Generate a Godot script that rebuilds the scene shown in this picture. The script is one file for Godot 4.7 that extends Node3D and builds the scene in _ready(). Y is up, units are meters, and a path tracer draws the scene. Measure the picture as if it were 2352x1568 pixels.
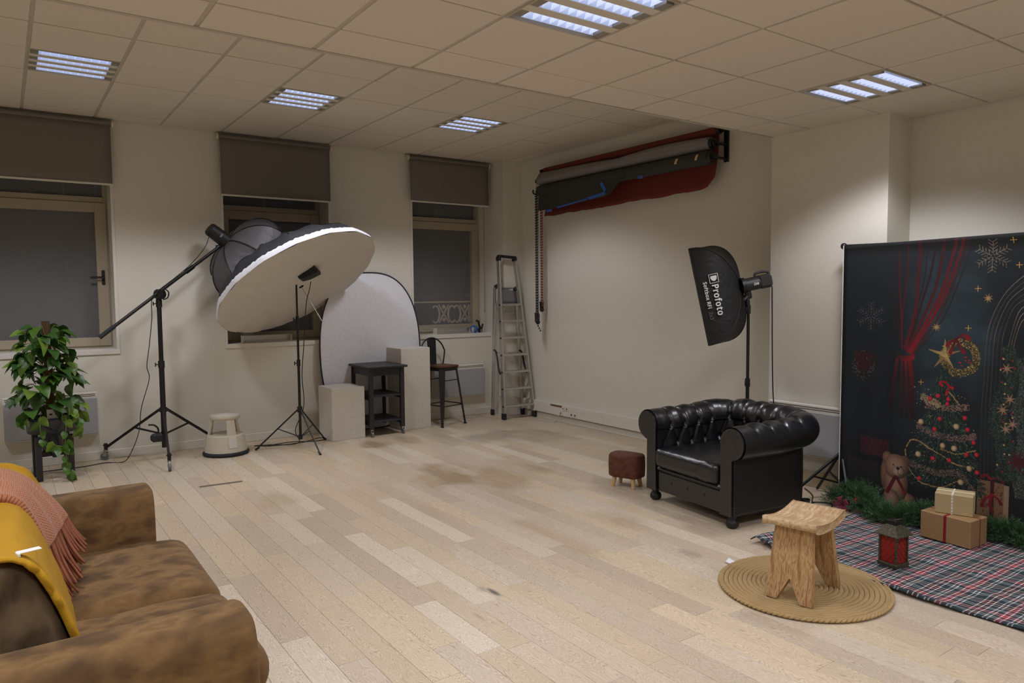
extends Node3D
# A photo studio at night: window wall along z = -8.43, backdrop wall along x = 5.86, y up, metres. The camera stands over the origin.

const H1 := 2.989      # lowered ceiling
const H2 := 3.435      # raised ceiling by the windows
const ZW := -8.427     # window wall
const XB := 5.861      # backdrop wall
const XP := 5.557      # face of the chimney breast and side of the corner pier
const ZE := -3.941     # edge between the two ceilings
const XL := -3.6
const ZF := 3.6
const LAMP_WHITE := Color(0.965, 0.965, 1.0)
const LAMP_ENERGY := 2.9

var mats := {}
var rng := RandomNumberGenerator.new()
var cam: Camera3D

func _ready() -> void:
	rng.seed = 7
	cam = Camera3D.new(); cam.name = "camera"; add_child(cam)
	cam.position = Vector3(0, 1.6461, 0)
	cam.rotation = Vector3(-0.06464, -0.61216, -0.00878)
	cam.fov = 50.34; cam.near = 0.05; cam.far = 80.0; cam.current = true
	var we := WorldEnvironment.new(); we.name = "environment"
	var e := Environment.new()
	e.background_mode = Environment.BG_COLOR
	e.background_color = Color(0.055, 0.06, 0.09)
	e.background_energy_multiplier = 1.0
	e.tonemap_mode = Environment.TONE_MAPPER_LINEAR
	e.tonemap_exposure = 1.0
	e.sdfgi_enabled = true; e.ssao_enabled = true; e.ssil_enabled = true
	we.environment = e; add_child(we)
	materials()
	ceiling_lights()
	room_shell()
	floor_planks()
	ceilings()
	windows()
	heaters()
	trunking()
	blinds()
	sofa()
	armchair()
	printed_backdrop()
	plaid_blanket()
	jute_rug()
	umbrella_light()
	boom_light()
	softbox_light()
	roll_rack()
	reflector_panel()
	plinths()
	trolley()
	bar_stool()
	ladder()
	step_stool()
	wood_stool()
	pouf()
	plant()
	gifts()
	lantern()
	garlands()
	sill_things()
	cables()
	floor_strip()
	street()

# ---------------------------------------------------------------- names and tags
var taken := {}
func numbered(n: String) -> String:
	if not taken.has(n):
		taken[n] = 0
		return n
	taken[n] += 1
	return "%s_%03d" % [n, taken[n]]

func tag(o: Node, label: String, category := "", group := "", kind := "") -> void:
	if label: o.set_meta("label", label)
	if category: o.set_meta("category", category)
	if group: o.set_meta("group", group)
	if kind: o.set_meta("kind", kind)

func thing(called: String, label: String, category: String, at := Vector3.ZERO, turn := 0.0, group := "") -> Node3D:
	var o := Node3D.new(); o.name = numbered(called); add_child(o)
	o.position = at; o.rotation.y = turn
	tag(o, label, category, group)
	return o

# fin commits a SurfaceTool as ONE named mesh under parent, or at top level; fw does so for shapes given in world coordinates under an unturned thing
func fin(called: String, st: SurfaceTool, m: Material, parent: Node = null) -> MeshInstance3D:
	st.generate_normals()
	st.index()
	var mesh := st.commit()
	mesh.surface_set_material(0, m)
	return inst(called, mesh, parent)

func inst(called: String, mesh: Mesh, parent: Node = null, xf := Transform3D()) -> MeshInstance3D:
	var o := MeshInstance3D.new()
	o.mesh = mesh
	o.transform = xf
	if parent:
		o.name = called
		parent.add_child(o, true)
	else:
		o.name = numbered(called)
		add_child(o)
	return o

func fw(called: String, st: SurfaceTool, m: Material, parent: Node3D) -> MeshInstance3D:
	var o := fin(called, st, m, parent)
	o.position = -parent.position
	return o

func struct(called: String, st: SurfaceTool, m: Material, parent: Node = null) -> MeshInstance3D:
	var o := fin(called, st, m, parent)
	if parent == null: o.set_meta("kind", "structure")
	return o

# ---------------------------------------------------------------- shapes
func S(flat := false) -> SurfaceTool:
	var st := SurfaceTool.new()
	st.begin(Mesh.PRIMITIVE_TRIANGLES)
	st.set_smooth_group(-1 if flat else 0)
	return st

func v(st: SurfaceTool, p: Vector3, uv := Vector2.ZERO) -> void:
	st.set_uv(uv); st.add_vertex(p)

# corners counter-clockwise as seen from outside
func quad(st: SurfaceTool, a: Vector3, b: Vector3, c: Vector3, d: Vector3, ua := Vector2.ZERO, ub := Vector2.ZERO, uc := Vector2.ZERO, ud := Vector2.ZERO) -> void:
	v(st, a, ua); v(st, c, uc); v(st, b, ub)
	v(st, a, ua); v(st, d, ud); v(st, c, uc)

func quad_out(st: SurfaceTool, a: Vector3, b: Vector3, c: Vector3, d: Vector3, out: Vector3) -> void:
	if (b - a).cross(d - a).dot(out) + (d - c).cross(b - c).dot(out) >= 0.0: quad(st, a, b, c, d)
	else: quad(st, a, d, c, b)

func tri_out(st: SurfaceTool, a: Vector3, b: Vector3, c: Vector3, out: Vector3) -> void:
	if (b - a).cross(c - a).dot(out) >= 0.0:
		v(st, a); v(st, c); v(st, b)
	else:
		v(st, a); v(st, b); v(st, c)

func box(st: SurfaceTool, c: Vector3, s: Vector3, bev := 0.0, B := Basis()) -> void:
	st.set_smooth_group(-1)
	var h := s * 0.5
	bev = minf(bev, minf(h.x, minf(h.y, h.z)) * 0.9)
	var P := func(sg: Vector3, ax: int) -> Vector3:
		var p := Vector3(sg.x * (h.x - bev), sg.y * (h.y - bev), sg.z * (h.z - bev))
		p[ax] = sg[ax] * h[ax]
		return c + B * p
	for ax in 3:
		var a1 := (ax + 1) % 3
		var a2 := (ax + 2) % 3
		for sg: float in [-1.0, 1.0]:
			var q := []
			for k in [[-1, -1], [1, -1], [1, 1], [-1, 1]]:
				var t := Vector3.ZERO
				t[ax] = sg; t[a1] = k[0]; t[a2] = k[1]
				q.append(P.call(t, ax))
			var n := Vector3.ZERO
			n[ax] = sg
			quad_out(st, q[0], q[1], q[2], q[3], B * n)
	if bev > 0.0:
		for ax in 3:
			var a1 := (ax + 1) % 3
			var a2 := (ax + 2) % 3
			for s1: float in [-1.0, 1.0]:
				for s2: float in [-1.0, 1.0]:
					var lo := Vector3.ZERO
					lo[ax] = -1.0; lo[a1] = s1; lo[a2] = s2
					var hi := lo
					hi[ax] = 1.0
					var n := Vector3.ZERO
					n[a1] = s1; n[a2] = s2
					quad_out(st, P.call(lo, a1), P.call(hi, a1), P.call(hi, a2), P.call(lo, a2), B * n)
		for k in 8:
			var t := Vector3(1.0 if k & 1 else -1.0, 1.0 if k & 2 else -1.0, 1.0 if k & 4 else -1.0)
			tri_out(st, P.call(t, 0), P.call(t, 1), P.call(t, 2), B * t)
	st.set_smooth_group(0)

func bx(st: SurfaceTool, x0: float, x1: float, y0: float, y1: float, z0: float, z1: float, bev := 0.0) -> void:
	box(st, Vector3(x0 + x1, y0 + y1, z0 + z1) * 0.5, Vector3(absf(x1 - x0), absf(y1 - y0), absf(z1 - z0)), bev)

func frame_of(d: Vector3) -> Basis:      # columns: side, along, other side
	d = d.normalized()
	var s := d.cross(Vector3.RIGHT if absf(d.x) < 0.8 else Vector3.UP).normalized()
	return Basis(s, d, s.cross(d))

func bar(st: SurfaceTool, a: Vector3, b: Vector3, w: float, t: float, up := Vector3.UP, bev := 0.0, w2 := -1.0) -> void:   # rectangular bar from a to b; t lies along up
	var d := (b - a).normalized()
	var s := d.cross(up).normalized()
	var u := s.cross(d)
	if w2 < 0.0:
		box(st, (a + b) * 0.5, Vector3(w, (b - a).length(), t), bev, Basis(s, d, u))
		return
	st.set_smooth_group(-1)
	var q := []
	for e in [[a, w], [b, w2]]:
		for k in [[-1, -1], [1, -1], [1, 1], [-1, 1]]:
			q.append(e[0] + s * (k[0] * e[1] * 0.5) + u * (k[1] * t * 0.5))
	quad_out(st, q[0], q[1], q[2], q[3], -d)
	quad_out(st, q[4], q[5], q[6], q[7], d)
	var mid := (a + b) * 0.5
	for i in 4:
		var j := (i + 1) % 4
		quad_out(st, q[i], q[j], q[4 + j], q[4 + i], (q[i] + q[j] + q[4 + i] + q[4 + j]) * 0.25 - mid)
	st.set_smooth_group(0)

func cyl(st: SurfaceTool, a: Vector3, b: Vector3, ra: float, rb := -1.0, n := 12, caps := true) -> void:
	if rb < 0.0: rb = ra
	var f := frame_of(b - a)
	var ring := func(c: Vector3, r: float, i: int) -> Vector3:
		var t := TAU * i / n
		return c + f.x * (cos(t) * r) + f.z * (sin(t) * r)
	for i in n:
		var o: Vector3 = ring.call(Vector3.ZERO, 1.0, i) + ring.call(Vector3.ZERO, 1.0, i + 1)
		quad_out(st, ring.call(a, ra, i), ring.call(a, ra, i + 1), ring.call(b, rb, i + 1), ring.call(b, rb, i), o)
	if caps:
		st.set_smooth_group(-1)
		for i in n:
			tri_out(st, a, ring.call(a, ra, i), ring.call(a, ra, i + 1), a - b)
			tri_out(st, b, ring.call(b, rb, i), ring.call(b, rb, i + 1), b - a)
		st.set_smooth_group(0)

func ball(st: SurfaceTool, c: Vector3, r: float, n := 10, sc := Vector3.ONE) -> void:
	var P := func(i: int, j: int) -> Vector3:
		var th := PI * i / (n / 2)
		var ph := TAU * j / n
		return c + Vector3(sin(th) * cos(ph), cos(th), sin(th) * sin(ph)) * r * sc
	for i in n / 2:
		for j in n:
			var a: Vector3 = P.call(i, j)
			quad_out(st, a, P.call(i + 1, j), P.call(i + 1, j + 1), P.call(i, j + 1), (a + P.call(i + 1, j + 1)) * 0.5 - c)

func smooth_path(pts: Array, step := 6, closed := false) -> PackedVector3Array:
	var out := PackedVector3Array()
	var n := pts.size()
	for i in (n if closed else n - 1):
		var p0: Vector3 = pts[(i - 1 + n) % n] if closed else pts[maxi(i - 1, 0)]
		var p1: Vector3 = pts[i]
		var p2: Vector3 = pts[(i + 1) % n]
		var p3: Vector3 = pts[(i + 2) % n] if closed else pts[mini(i + 2, n - 1)]
		for k in step:
			out.append(p1.cubic_interpolate(p2, p0, p3, float(k) / step))
	if not closed: out.append(pts[n - 1])
	return out

func tube(st: SurfaceTool, pts: PackedVector3Array, r: float, n := 6, closed := false, r2 := -1.0) -> void:
	var m := pts.size()
	if m < 2: return
	var rings := []
	var nrm := frame_of(pts[1] - pts[0]).x
	for i in m:
		var d := (pts[(i + 1) % m] - pts[(i - 1 + m) % m]) if closed else (pts[mini(i + 1, m - 1)] - pts[maxi(i - 1, 0)])
		d = d.normalized()
		nrm = (nrm - d * nrm.dot(d)).normalized()
		var bi := d.cross(nrm)
		var rr := r if r2 < 0.0 else lerpf(r, r2, float(i) / (m - 1))
		var ring := PackedVector3Array()
		for k in n: ring.append(pts[i] + (nrm * cos(TAU * k / n) + bi * sin(TAU * k / n)) * rr)
		rings.append(ring)
	for i in (m if closed else m - 1):
		var A: PackedVector3Array = rings[i]
		var Bq: PackedVector3Array = rings[(i + 1) % m]
		for k in n:
			var k2 := (k + 1) % n
			quad(st, A[k], A[k2], Bq[k2], Bq[k])
	if not closed:
		for k in n:
			tri_out(st, pts[0], rings[0][k], rings[0][(k + 1) % n], pts[0] - pts[1])
			tri_out(st, pts[m - 1], rings[m - 1][k], rings[m - 1][(k + 1) % n], pts[m - 1] - pts[m - 2])

func lathe(st: SurfaceTool, prof: Array, n := 16, T := Transform3D()) -> void:   # prof: (radius, height) from bottom to top along the outside
	for i in prof.size() - 1:
		var a: Vector2 = prof[i]
		var b: Vector2 = prof[i + 1]
		for k in n:
			var c0 := cos(TAU * k / n); var s0 := sin(TAU * k / n)
			var c1 := cos(TAU * (k + 1) / n); var s1 := sin(TAU * (k + 1) / n)
			quad(st, T * Vector3(a.x * c0, a.y, -a.x * s0), T * Vector3(a.x * c1, a.y, -a.x * s1), T * Vector3(b.x * c1, b.y, -b.x * s1), T * Vector3(b.x * c0, b.y, -b.x * s0))

func prism(st: SurfaceTool, poly: PackedVector2Array, d0: float, d1: float, T := Transform3D()) -> void:   # outline in x, y, pushed from z = d0 to d1
	st.set_smooth_group(-1)
	var n := poly.size()
	var mid := Vector2.ZERO
	for p in poly: mid += p / n
	var ids := Geometry2D.triangulate_polygon(poly)
	for k in ids.size() / 3:
		var t := []
		for j in 3: t.append(poly[ids[k * 3 + j]])
		tri_out(st, T * Vector3(t[0].x, t[0].y, d1), T * Vector3(t[1].x, t[1].y, d1), T * Vector3(t[2].x, t[2].y, d1), T.basis.z * (d1 - d0))
		tri_out(st, T * Vector3(t[0].x, t[0].y, d0), T * Vector3(t[1].x, t[1].y, d0), T * Vector3(t[2].x, t[2].y, d0), T.basis.z * (d0 - d1))
	var ccw := Geometry2D.is_polygon_clockwise(poly)
	for i in n:
		var a := poly[i]
		var b := poly[(i + 1) % n]
		var o := Vector3(b.y - a.y, a.x - b.x, 0)
		if ccw: o = -o
		quad_out(st, T * Vector3(a.x, a.y, d0), T * Vector3(b.x, b.y, d0), T * Vector3(b.x, b.y, d1), T * Vector3(a.x, a.y, d1), T.basis * o)
	st.set_smooth_group(0)

func grid(st: SurfaceTool, nu: int, nv: int, f: Callable, flip := false, uvs := Vector2.ONE) -> void:
	var p := []
	for j in nv + 1:
		var row := PackedVector3Array()
		for i in nu + 1: row.append(f.call(float(i) / nu, float(j) / nv))
		p.append(row)
	for j in nv:
		for i in nu:
			var u0 := Vector2(float(i) / nu, float(j) / nv) * uvs
			var u1 := Vector2(float(i + 1) / nu, float(j + 1) / nv) * uvs
			if flip: quad(st, p[j][i], p[j + 1][i], p[j + 1][i + 1], p[j][i + 1], u0, Vector2(u0.x, u1.y), u1, Vector2(u1.x, u0.y))
			else: quad(st, p[j][i], p[j][i + 1], p[j + 1][i + 1], p[j + 1][i], u0, Vector2(u1.x, u0.y), u1, Vector2(u0.x, u1.y))

func shell(st: SurfaceTool, nu: int, nv: int, f: Callable, th: float, uvs := Vector2.ONE) -> void:   # cloth or sheet with two faces and an edge; its upper face is f(u, v) along du x dv
	var p := []
	for j in nv + 1:
		var row := PackedVector3Array()
		for i in nu + 1: row.append(f.call(float(i) / nu, float(j) / nv))
		p.append(row)
	var q := []
	for j in nv + 1:
		var row := PackedVector3Array()
		for i in nu + 1:
			var du: Vector3 = p[j][mini(i + 1, nu)] - p[j][maxi(i - 1, 0)]
			var dv: Vector3 = p[mini(j + 1, nv)][i] - p[maxi(j - 1, 0)][i]
			row.append(p[j][i] - du.cross(dv).normalized() * th)
		q.append(row)
	var P := func(u: float, w: float) -> Vector3: return p[roundi(w * nv)][roundi(u * nu)]
	var Q := func(u: float, w: float) -> Vector3: return q[roundi(w * nv)][roundi(u * nu)]
	grid(st, nu, nv, P, false, uvs)
	grid(st, nu, nv, Q, true, uvs)
	for i in nu:
		var a := Vector2(float(i) / nu, 0) * uvs
		var b := Vector2(float(i + 1) / nu, 0) * uvs
		quad(st, q[0][i], q[0][i + 1], p[0][i + 1], p[0][i], a, b, b, a)
		a.y = uvs.y; b.y = uvs.y
		quad(st, p[nv][i], p[nv][i + 1], q[nv][i + 1], q[nv][i], a, b, b, a)
	for j in nv:
		var a := Vector2(0, float(j) / nv) * uvs
		var b := Vector2(0, float(j + 1) / nv) * uvs
		quad(st, p[j][0], p[j + 1][0], q[j + 1][0], q[j][0], a, b, b, a)
		a.x = uvs.x; b.x = uvs.x
		quad(st, q[j][nu], q[j + 1][nu], p[j + 1][nu], p[j][nu], a, b, b, a)

func pillow(st: SurfaceTool, c: Vector3, s: Vector3, r: float, n := 10, B := Basis(), warp = null) -> void:   # rounded box; warp(local point, outward) bends it
	var h := s * 0.5
	r = minf(r, minf(h.x, minf(h.y, h.z)))
	for ax in 3:
		var a1 := (ax + 1) % 3
		var a2 := (ax + 2) % 3
		for sg: float in [-1.0, 1.0]:
			var f := func(u: float, w: float) -> Vector3:
				var p := Vector3.ZERO
				p[ax] = sg * h[ax]
				p[a1] = sin((u - 0.5) * PI * 0.98) / sin(0.49 * PI) * h[a1]
				p[a2] = sin((w - 0.5) * PI * 0.98) / sin(0.49 * PI) * h[a2]
				var k := p.clamp(-(h - Vector3.ONE * r), h - Vector3.ONE * r)
				var d := (p - k).normalized()
				p = k + d * r
				if warp != null: p = warp.call(p, d)
				return c + B * p
			grid(st, n, n, f, sg < 0.0)

# ---------------------------------------------------------------- materials
func sm(key: String, col := Color.WHITE, rough := 0.6, metal := 0.0) -> StandardMaterial3D:
	if mats.has(key): return mats[key]
	var m := StandardMaterial3D.new()
	m.resource_name = key
	m.albedo_color = col; m.roughness = rough; m.metallic = metal
	mats[key] = m
	return m

func nt(sd: int, freq: float, size := 512, oct := 3, colors: Array = [], type := FastNoiseLite.TYPE_SIMPLEX_SMOOTH) -> NoiseTexture2D:
	var t := NoiseTexture2D.new()
	var n := FastNoiseLite.new()
	n.seed = sd; n.frequency = freq; n.noise_type = type; n.fractal_octaves = oct
	if type == FastNoiseLite.TYPE_CELLULAR: n.cellular_return_type = FastNoiseLite.RETURN_DISTANCE
	t.noise = n; t.width = size; t.height = size; t.seamless = true
	if colors:
		var g := Gradient.new()
		var off := PackedFloat32Array()
		var cs := PackedColorArray()
		for k in colors.size():
			off.append(colors[k][0]); cs.append(colors[k][1])
		g.offsets = off; g.colors = cs
		t.color_ramp = g
	return t

func tri(m: StandardMaterial3D, per_metre: Vector3, world := false) -> void:
	m.uv1_triplanar = true; m.uv1_scale = per_metre; m.uv1_world_triplanar = world

func relief(m: StandardMaterial3D, t: Texture2D, cm: float) -> void:
	m.heightmap_enabled = true; m.heightmap_texture = t; m.heightmap_scale = cm

func hexc(s: String) -> Color: return Color.html(s)

func materials() -> void:
	var fine := nt(11, 0.06, 512, 4)
	var grit := nt(12, 0.22, 512, 3)
	var cloth := nt(13, 0.30, 512, 2)
	var creases := nt(14, 0.012, 512, 5, [], FastNoiseLite.TYPE_PERLIN)
	mats["t_fine"] = fine; mats["t_grit"] = grit; mats["t_cloth"] = cloth; mats["t_creases"] = creases
	var m := sm("wall_paint", hexc("dad7cb"), 0.85)
	tri(m, Vector3.ONE * 2.5, true); relief(m, cloth, 0.03)
	m.albedo_texture = nt(15, 0.02, 512, 4, [[0.0, hexc("faf8f4")], [0.5, Color.WHITE], [1.0, hexc("fbfaf7")]])
	m = sm("trim_white", hexc("dcd8ce"), 0.55)
	m = sm("ceiling_tile", hexc("dcd4c6"), 0.95)
	tri(m, Vector3.ONE * 2.5, true); relief(m, grit, 0.10)
	m.albedo_texture = nt(16, 0.25, 512, 3, [[0.0, hexc("e6e2da")], [0.45, Color.WHITE], [1.0, hexc("f6f3ee")]])
	sm("ceiling_rail", hexc("b9b2a4"), 0.6)
	sm("divider_white", hexc("d2cbbd"), 0.6)
	sm("dark_gap", hexc("3a342b"), 0.95)
	m = sm("slab", hexc("4a3a28"), 0.95)
	sm("plenum", hexc("57504a"), 0.95)
	sm("frame_alu", hexc("a89d88"), 0.45)
	m = sm("black_metal", hexc("141414"), 0.42)
	sm("black_plastic", hexc("18191a"), 0.5)
	sm("rubber", hexc("26282b"), 0.75)
	m = sm("alu", hexc("c9c8c3"), 0.34, 0.85)
	sm("chrome", hexc("d8d8d8"), 0.18, 1.0)
	sm("steel_grey", hexc("8f9093"), 0.35, 0.8)
	m = sm("blind_cloth", hexc("77726a"), 0.9); tri(m, Vector3.ONE * 6.0); relief(m, cloth, 0.03)
	m = sm("white_cloth", hexc("e4e4ea"), 0.9); tri(m, Vector3.ONE * 3.0); relief(m, creases, 0.5)
	m.backlight_enabled = true; m.backlight = Color(0.12, 0.12, 0.12)
	m = sm("diffuser_cloth", hexc("dcd7ce"), 0.92); tri(m, Vector3.ONE * 1.5); relief(m, creases, 0.35)
	m.backlight_enabled = true; m.backlight = Color(0.25, 0.25, 0.25)
	m = sm("black_cloth", hexc("26282c"), 0.7); tri(m, Vector3.ONE * 2.0); relief(m, creases, 0.5)
	m = sm("grey_nylon", hexc("58575a"), 0.5); tri(m, Vector3.ONE * 2.0); relief(m, creases, 0.8)
	m = sm("softbox_cloth", hexc("141516"), 0.62); tri(m, Vector3.ONE * 3.0); relief(m, creases, 0.5)
	m = sm("plinth_white", hexc("dedad2"), 0.6); tri(m, Vector3.ONE * 2.0)
	m.albedo_texture = nt(17, 0.02, 512, 4, [[0.0, hexc("e8e5de")], [0.4, Color.WHITE], [1.0, hexc("f4f2ec")]])
	m = sm("black_paint", hexc("2b2b30"), 0.45); tri(m, Vector3(1.5, 6, 6)); relief(m, fine, 0.05)
	# leather: black, creased, polished on the rolls
	m = sm("black_leather", hexc("17181b"), 0.34); tri(m, Vector3.ONE * 2.2)
	m.metallic_specular = 0.6
	m.albedo_texture = nt(18, 0.02, 512, 5, [[0.0, hexc("b8b8b8")], [0.5, Color.WHITE], [0.75, hexc("f0e8dc")], [1.0, hexc("fff4e4")]])
	m.roughness_texture = nt(19, 0.03, 512, 4, [[0.0, Color(0.85, 0.85, 0.85)], [1.0, Color.WHITE]])
	relief(m, nt(20, 0.035, 512, 4, [], FastNoiseLite.TYPE_CELLULAR), 0.10)
	m = sm("black_leather_flat", hexc("151515"), 0.55); tri(m, Vector3.ONE * 4.0); relief(m, fine, 0.05)
	sm("nail_brass", hexc("6d6250"), 0.4, 0.7)
	# suede: brown with rubbed, darker patches
	m = sm("suede", hexc("8a704a"), 0.88); tri(m, Vector3(0.75, 1.5, 1.1))
	m.albedo_texture = nt(21, 0.012, 512, 6, [[0.0, hexc("857560")], [0.3, hexc("a8987e")], [0.48, hexc("d2c4ac")], [0.66, hexc("efe2cc")], [0.82, hexc("cdbb9f")], [1.0, hexc("f4e6d0")]])
	m.rim_enabled = true; m.rim = 0.25; m.rim_tint = 0.6
	relief(m, grit, 0.05)
	m = sm("suede_grey", hexc("8a7c66"), 0.9); tri(m, Vector3(1.6, 1.1, 1.6))
	m.albedo_texture = nt(22, 0.008, 512, 4, [[0.0, hexc("6a5a48")], [0.5, hexc("d8cdbd")], [1.0, hexc("fff6e8")]])
	m.rim_enabled = true; m.rim = 0.25; m.rim_tint = 0.6
	relief(m, grit, 0.05)
	m = sm("yellow_weave", hexc("cda019"), 0.95); tri(m, Vector3.ONE * 5.0); relief(m, cloth, 0.25)
	m.albedo_texture = nt(23, 0.2, 256, 3, [[0.0, hexc("c8b490")], [0.5, hexc("f4ecd8")], [1.0, Color.WHITE]])
	m.rim_enabled = true; m.rim = 0.3; m.rim_tint = 0.7
	m = sm("terracotta_knit", Color.WHITE, 0.95)
	m.albedo_texture = knit_texture(); m.uv1_scale = Vector3(1, 1, 1)
	relief(m, m.albedo_texture, 0.6)
	m.rim_enabled = true; m.rim = 0.3; m.rim_tint = 0.7
	m = sm("terracotta_yarn", hexc("ae6d50"), 0.95); tri(m, Vector3.ONE * 12.0); relief(m, cloth, 0.2)
	# woods
	m = sm("raw_wood", hexc("e2d3ba"), 0.6); tri(m, Vector3(1.1, 8.0, 8.0))
	m.albedo_texture = nt(24, 0.008, 512, 4, [[0.0, hexc("a8896a")], [0.3, hexc("d6bfa0")], [0.42, hexc("b89a78")], [0.5, hexc("efe0c8")], [0.6, hexc("c4a884")], [0.7, hexc("f7ead6")], [1.0, hexc("e0c8a8")]])
	m = sm("raw_wood_upright", hexc("d2bea0"), 0.62); tri(m, Vector3(7.0, 0.9, 7.0))
	m.albedo_texture = nt(25, 0.008, 512, 4, [[0.0, hexc("a0845f")], [0.28, hexc("c0a27c")], [0.4, hexc("d9c19c")], [0.52, hexc("f2e2c8")], [0.6, hexc("b08c62")], [0.7, hexc("f0dec0")], [1.0, hexc("c0a078")]])
	sm("pale_wood", hexc("cfae80"), 0.6)
	m = sm("seat_wood", hexc("6d4f30"), 0.5); tri(m, Vector3(2, 9, 9))
	m.albedo_texture = nt(26, 0.01, 256, 4, [[0.0, hexc("b09070")], [1.0, Color.WHITE]])
	m = sm("pouf_suede", hexc("6a4232"), 0.85); tri(m, Vector3.ONE * 3.0)
	m.albedo_texture = nt(27, 0.02, 256, 4, [[0.0, hexc("b0a098")], [0.5, hexc("e8dcd4")], [1.0, Color.WHITE]])
	m = sm("jute", hexc("d8c6a2"), 0.95); tri(m, Vector3.ONE * 6.0); relief(m, grit, 0.5)
	m.albedo_texture = nt(28, 0.12, 512, 4, [[0.0, hexc("7c6646")], [0.22, hexc("c0a67c")], [0.36, hexc("f0e0c2")], [1.0, hexc("fff0d4")]])
	# paper, boxes
	m = sm("kraft_dark", hexc("9a7a54"), 0.55); tri(m, Vector3.ONE * 4.0); relief(m, creases, 0.12)
	m = sm("kraft_light", hexc("b3a078"), 0.55); tri(m, Vector3.ONE * 4.0); relief(m, creases, 0.12)
	sm("red_velvet", hexc("7e0f18"), 0.8)
	sm("white_ribbon", hexc("e4dccb"), 0.8)
	sm("paper_white", hexc("e8e8e8"), 0.7)
	m = sm("red_paper", hexc("6f2a1e"), 0.8); tri(m, Vector3.ONE * 1.5); relief(m, creases, 0.2)
	m = sm("grey_paper", hexc("84817e"), 0.8); tri(m, Vector3.ONE * 1.5); relief(m, creases, 0.2)
	m = sm("black_paper", hexc("34332f"), 0.8); tri(m, Vector3.ONE * 1.5); relief(m, creases, 0.2)
	sm("blue_tape", hexc("3563b8"), 0.6)
	sm("masking_tape", hexc("dcb08c"), 0.7)
	sm("plastic_cream", hexc("cfc8b6"), 0.55)
	sm("heater_grille", hexc("a6a7aa"), 0.6)
	m = sm("plant_soil", hexc("2c2018"), 0.95)
	for g in [["leaf_deep", "375a24"], ["leaf_mid", "4c7028"], ["leaf_lime", "74913a"]]:
		m = sm(g[0], hexc(g[1]), 0.38)
		m.albedo_texture = nt(30 + g[0].length(), 0.012, 128, 3, [[0.0, hexc("c8d0b0")], [0.55, Color.WHITE], [0.7, hexc("f4ffd0")], [1.0, Color.WHITE]])
		tri(m, Vector3.ONE * 7.0)
		m.backlight_enabled = true; m.backlight = Color(0.2, 0.3, 0.08)
	sm("vine", hexc("7d9140"), 0.6)
	m = sm("coir", hexc("6a4b2e"), 0.95); tri(m, Vector3.ONE * 6.0); relief(m, grit, 0.8)
	sm("pot_plastic", hexc("2a3038"), 0.22)
	m = sm("needles", hexc("35572f"), 0.7); m.vertex_color_use_as_albedo = true
	sm("bauble_red", hexc("a80f18"), 0.12, 0.4)
	sm("bow_plum", hexc("6b2238"), 0.8)
	m = sm("lantern_metal", hexc("6c6b60"), 0.45, 0.6); tri(m, Vector3.ONE * 8.0)
	m.albedo_texture = nt(29, 0.03, 256, 4, [[0.0, hexc("8a8470")], [0.6, hexc("d8d6cc")], [0.8, hexc("fff0b8")], [1.0, Color.WHITE]])
	m = sm("red_glass", hexc("a01520"), 0.3)
	m.backlight_enabled = true; m.backlight = Color(0.5, 0.05, 0.06)
	sm("brass_lead", hexc("8a5a38"), 0.4, 0.6)
	m = sm("glass_pane", Color(1, 1, 1, 0.08), 0.02); m.transparency = BaseMaterial3D.TRANSPARENCY_ALPHA; m.metallic_specular = 0.14
	sm("facade", hexc("4d4a50"), 0.9)
	sm("facade_dark", hexc("17171a"), 0.4)
	sm("iron_paint", hexc("9a8a74"), 0.7)
	# lamp fittings
	m = sm("lamp_trough", hexc("aab4c8"), 0.35)
	m.emission_enabled = true; m.emission = hexc("b4c2ea"); m.emission_energy_multiplier = 0.36
	m = sm("lamp_blade", hexc("c8cede"), 0.35)
	m.emission_enabled = true; m.emission = hexc("cfd8f6"); m.emission_energy_multiplier = 0.55
	m = sm("lamp_tube", Color.WHITE, 0.4)
	m.emission_enabled = true; m.emission = hexc("f2f5ff"); m.emission_energy_multiplier = 1.6
	sm("lamp_body", hexc("c6beae"), 0.5)
	sm("lamp_cap", hexc("8b867c"), 0.4)

func knit_texture() -> ImageTexture:
	var im := Image.create(512, 512, false, Image.FORMAT_RGB8)
	var a := hexc("bc7c58"); var b := hexc("603522")
	for y in 512:
		for x in 512:
			var row := y / 16
			var fx := fposmod(x / 22.0 + (0.5 if row % 2 else 0.0), 1.0) - 0.5
			var fy := fposmod(y / 16.0, 1.0) - 0.5
			var hole := clampf(1.35 - sqrt(fx * fx * 16.0 + fy * fy * 9.0) * 1.1, 0.0, 1.0)
			im.set_pixel(x, y, a.lerp(b, hole * (0.55 + 0.45 * absf(sin(row * 1.7 + x * 0.02)))))
	return ImageTexture.create_from_image(im)

# ---------------------------------------------------------------- lamps
var blade_mesh: Mesh

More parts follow.
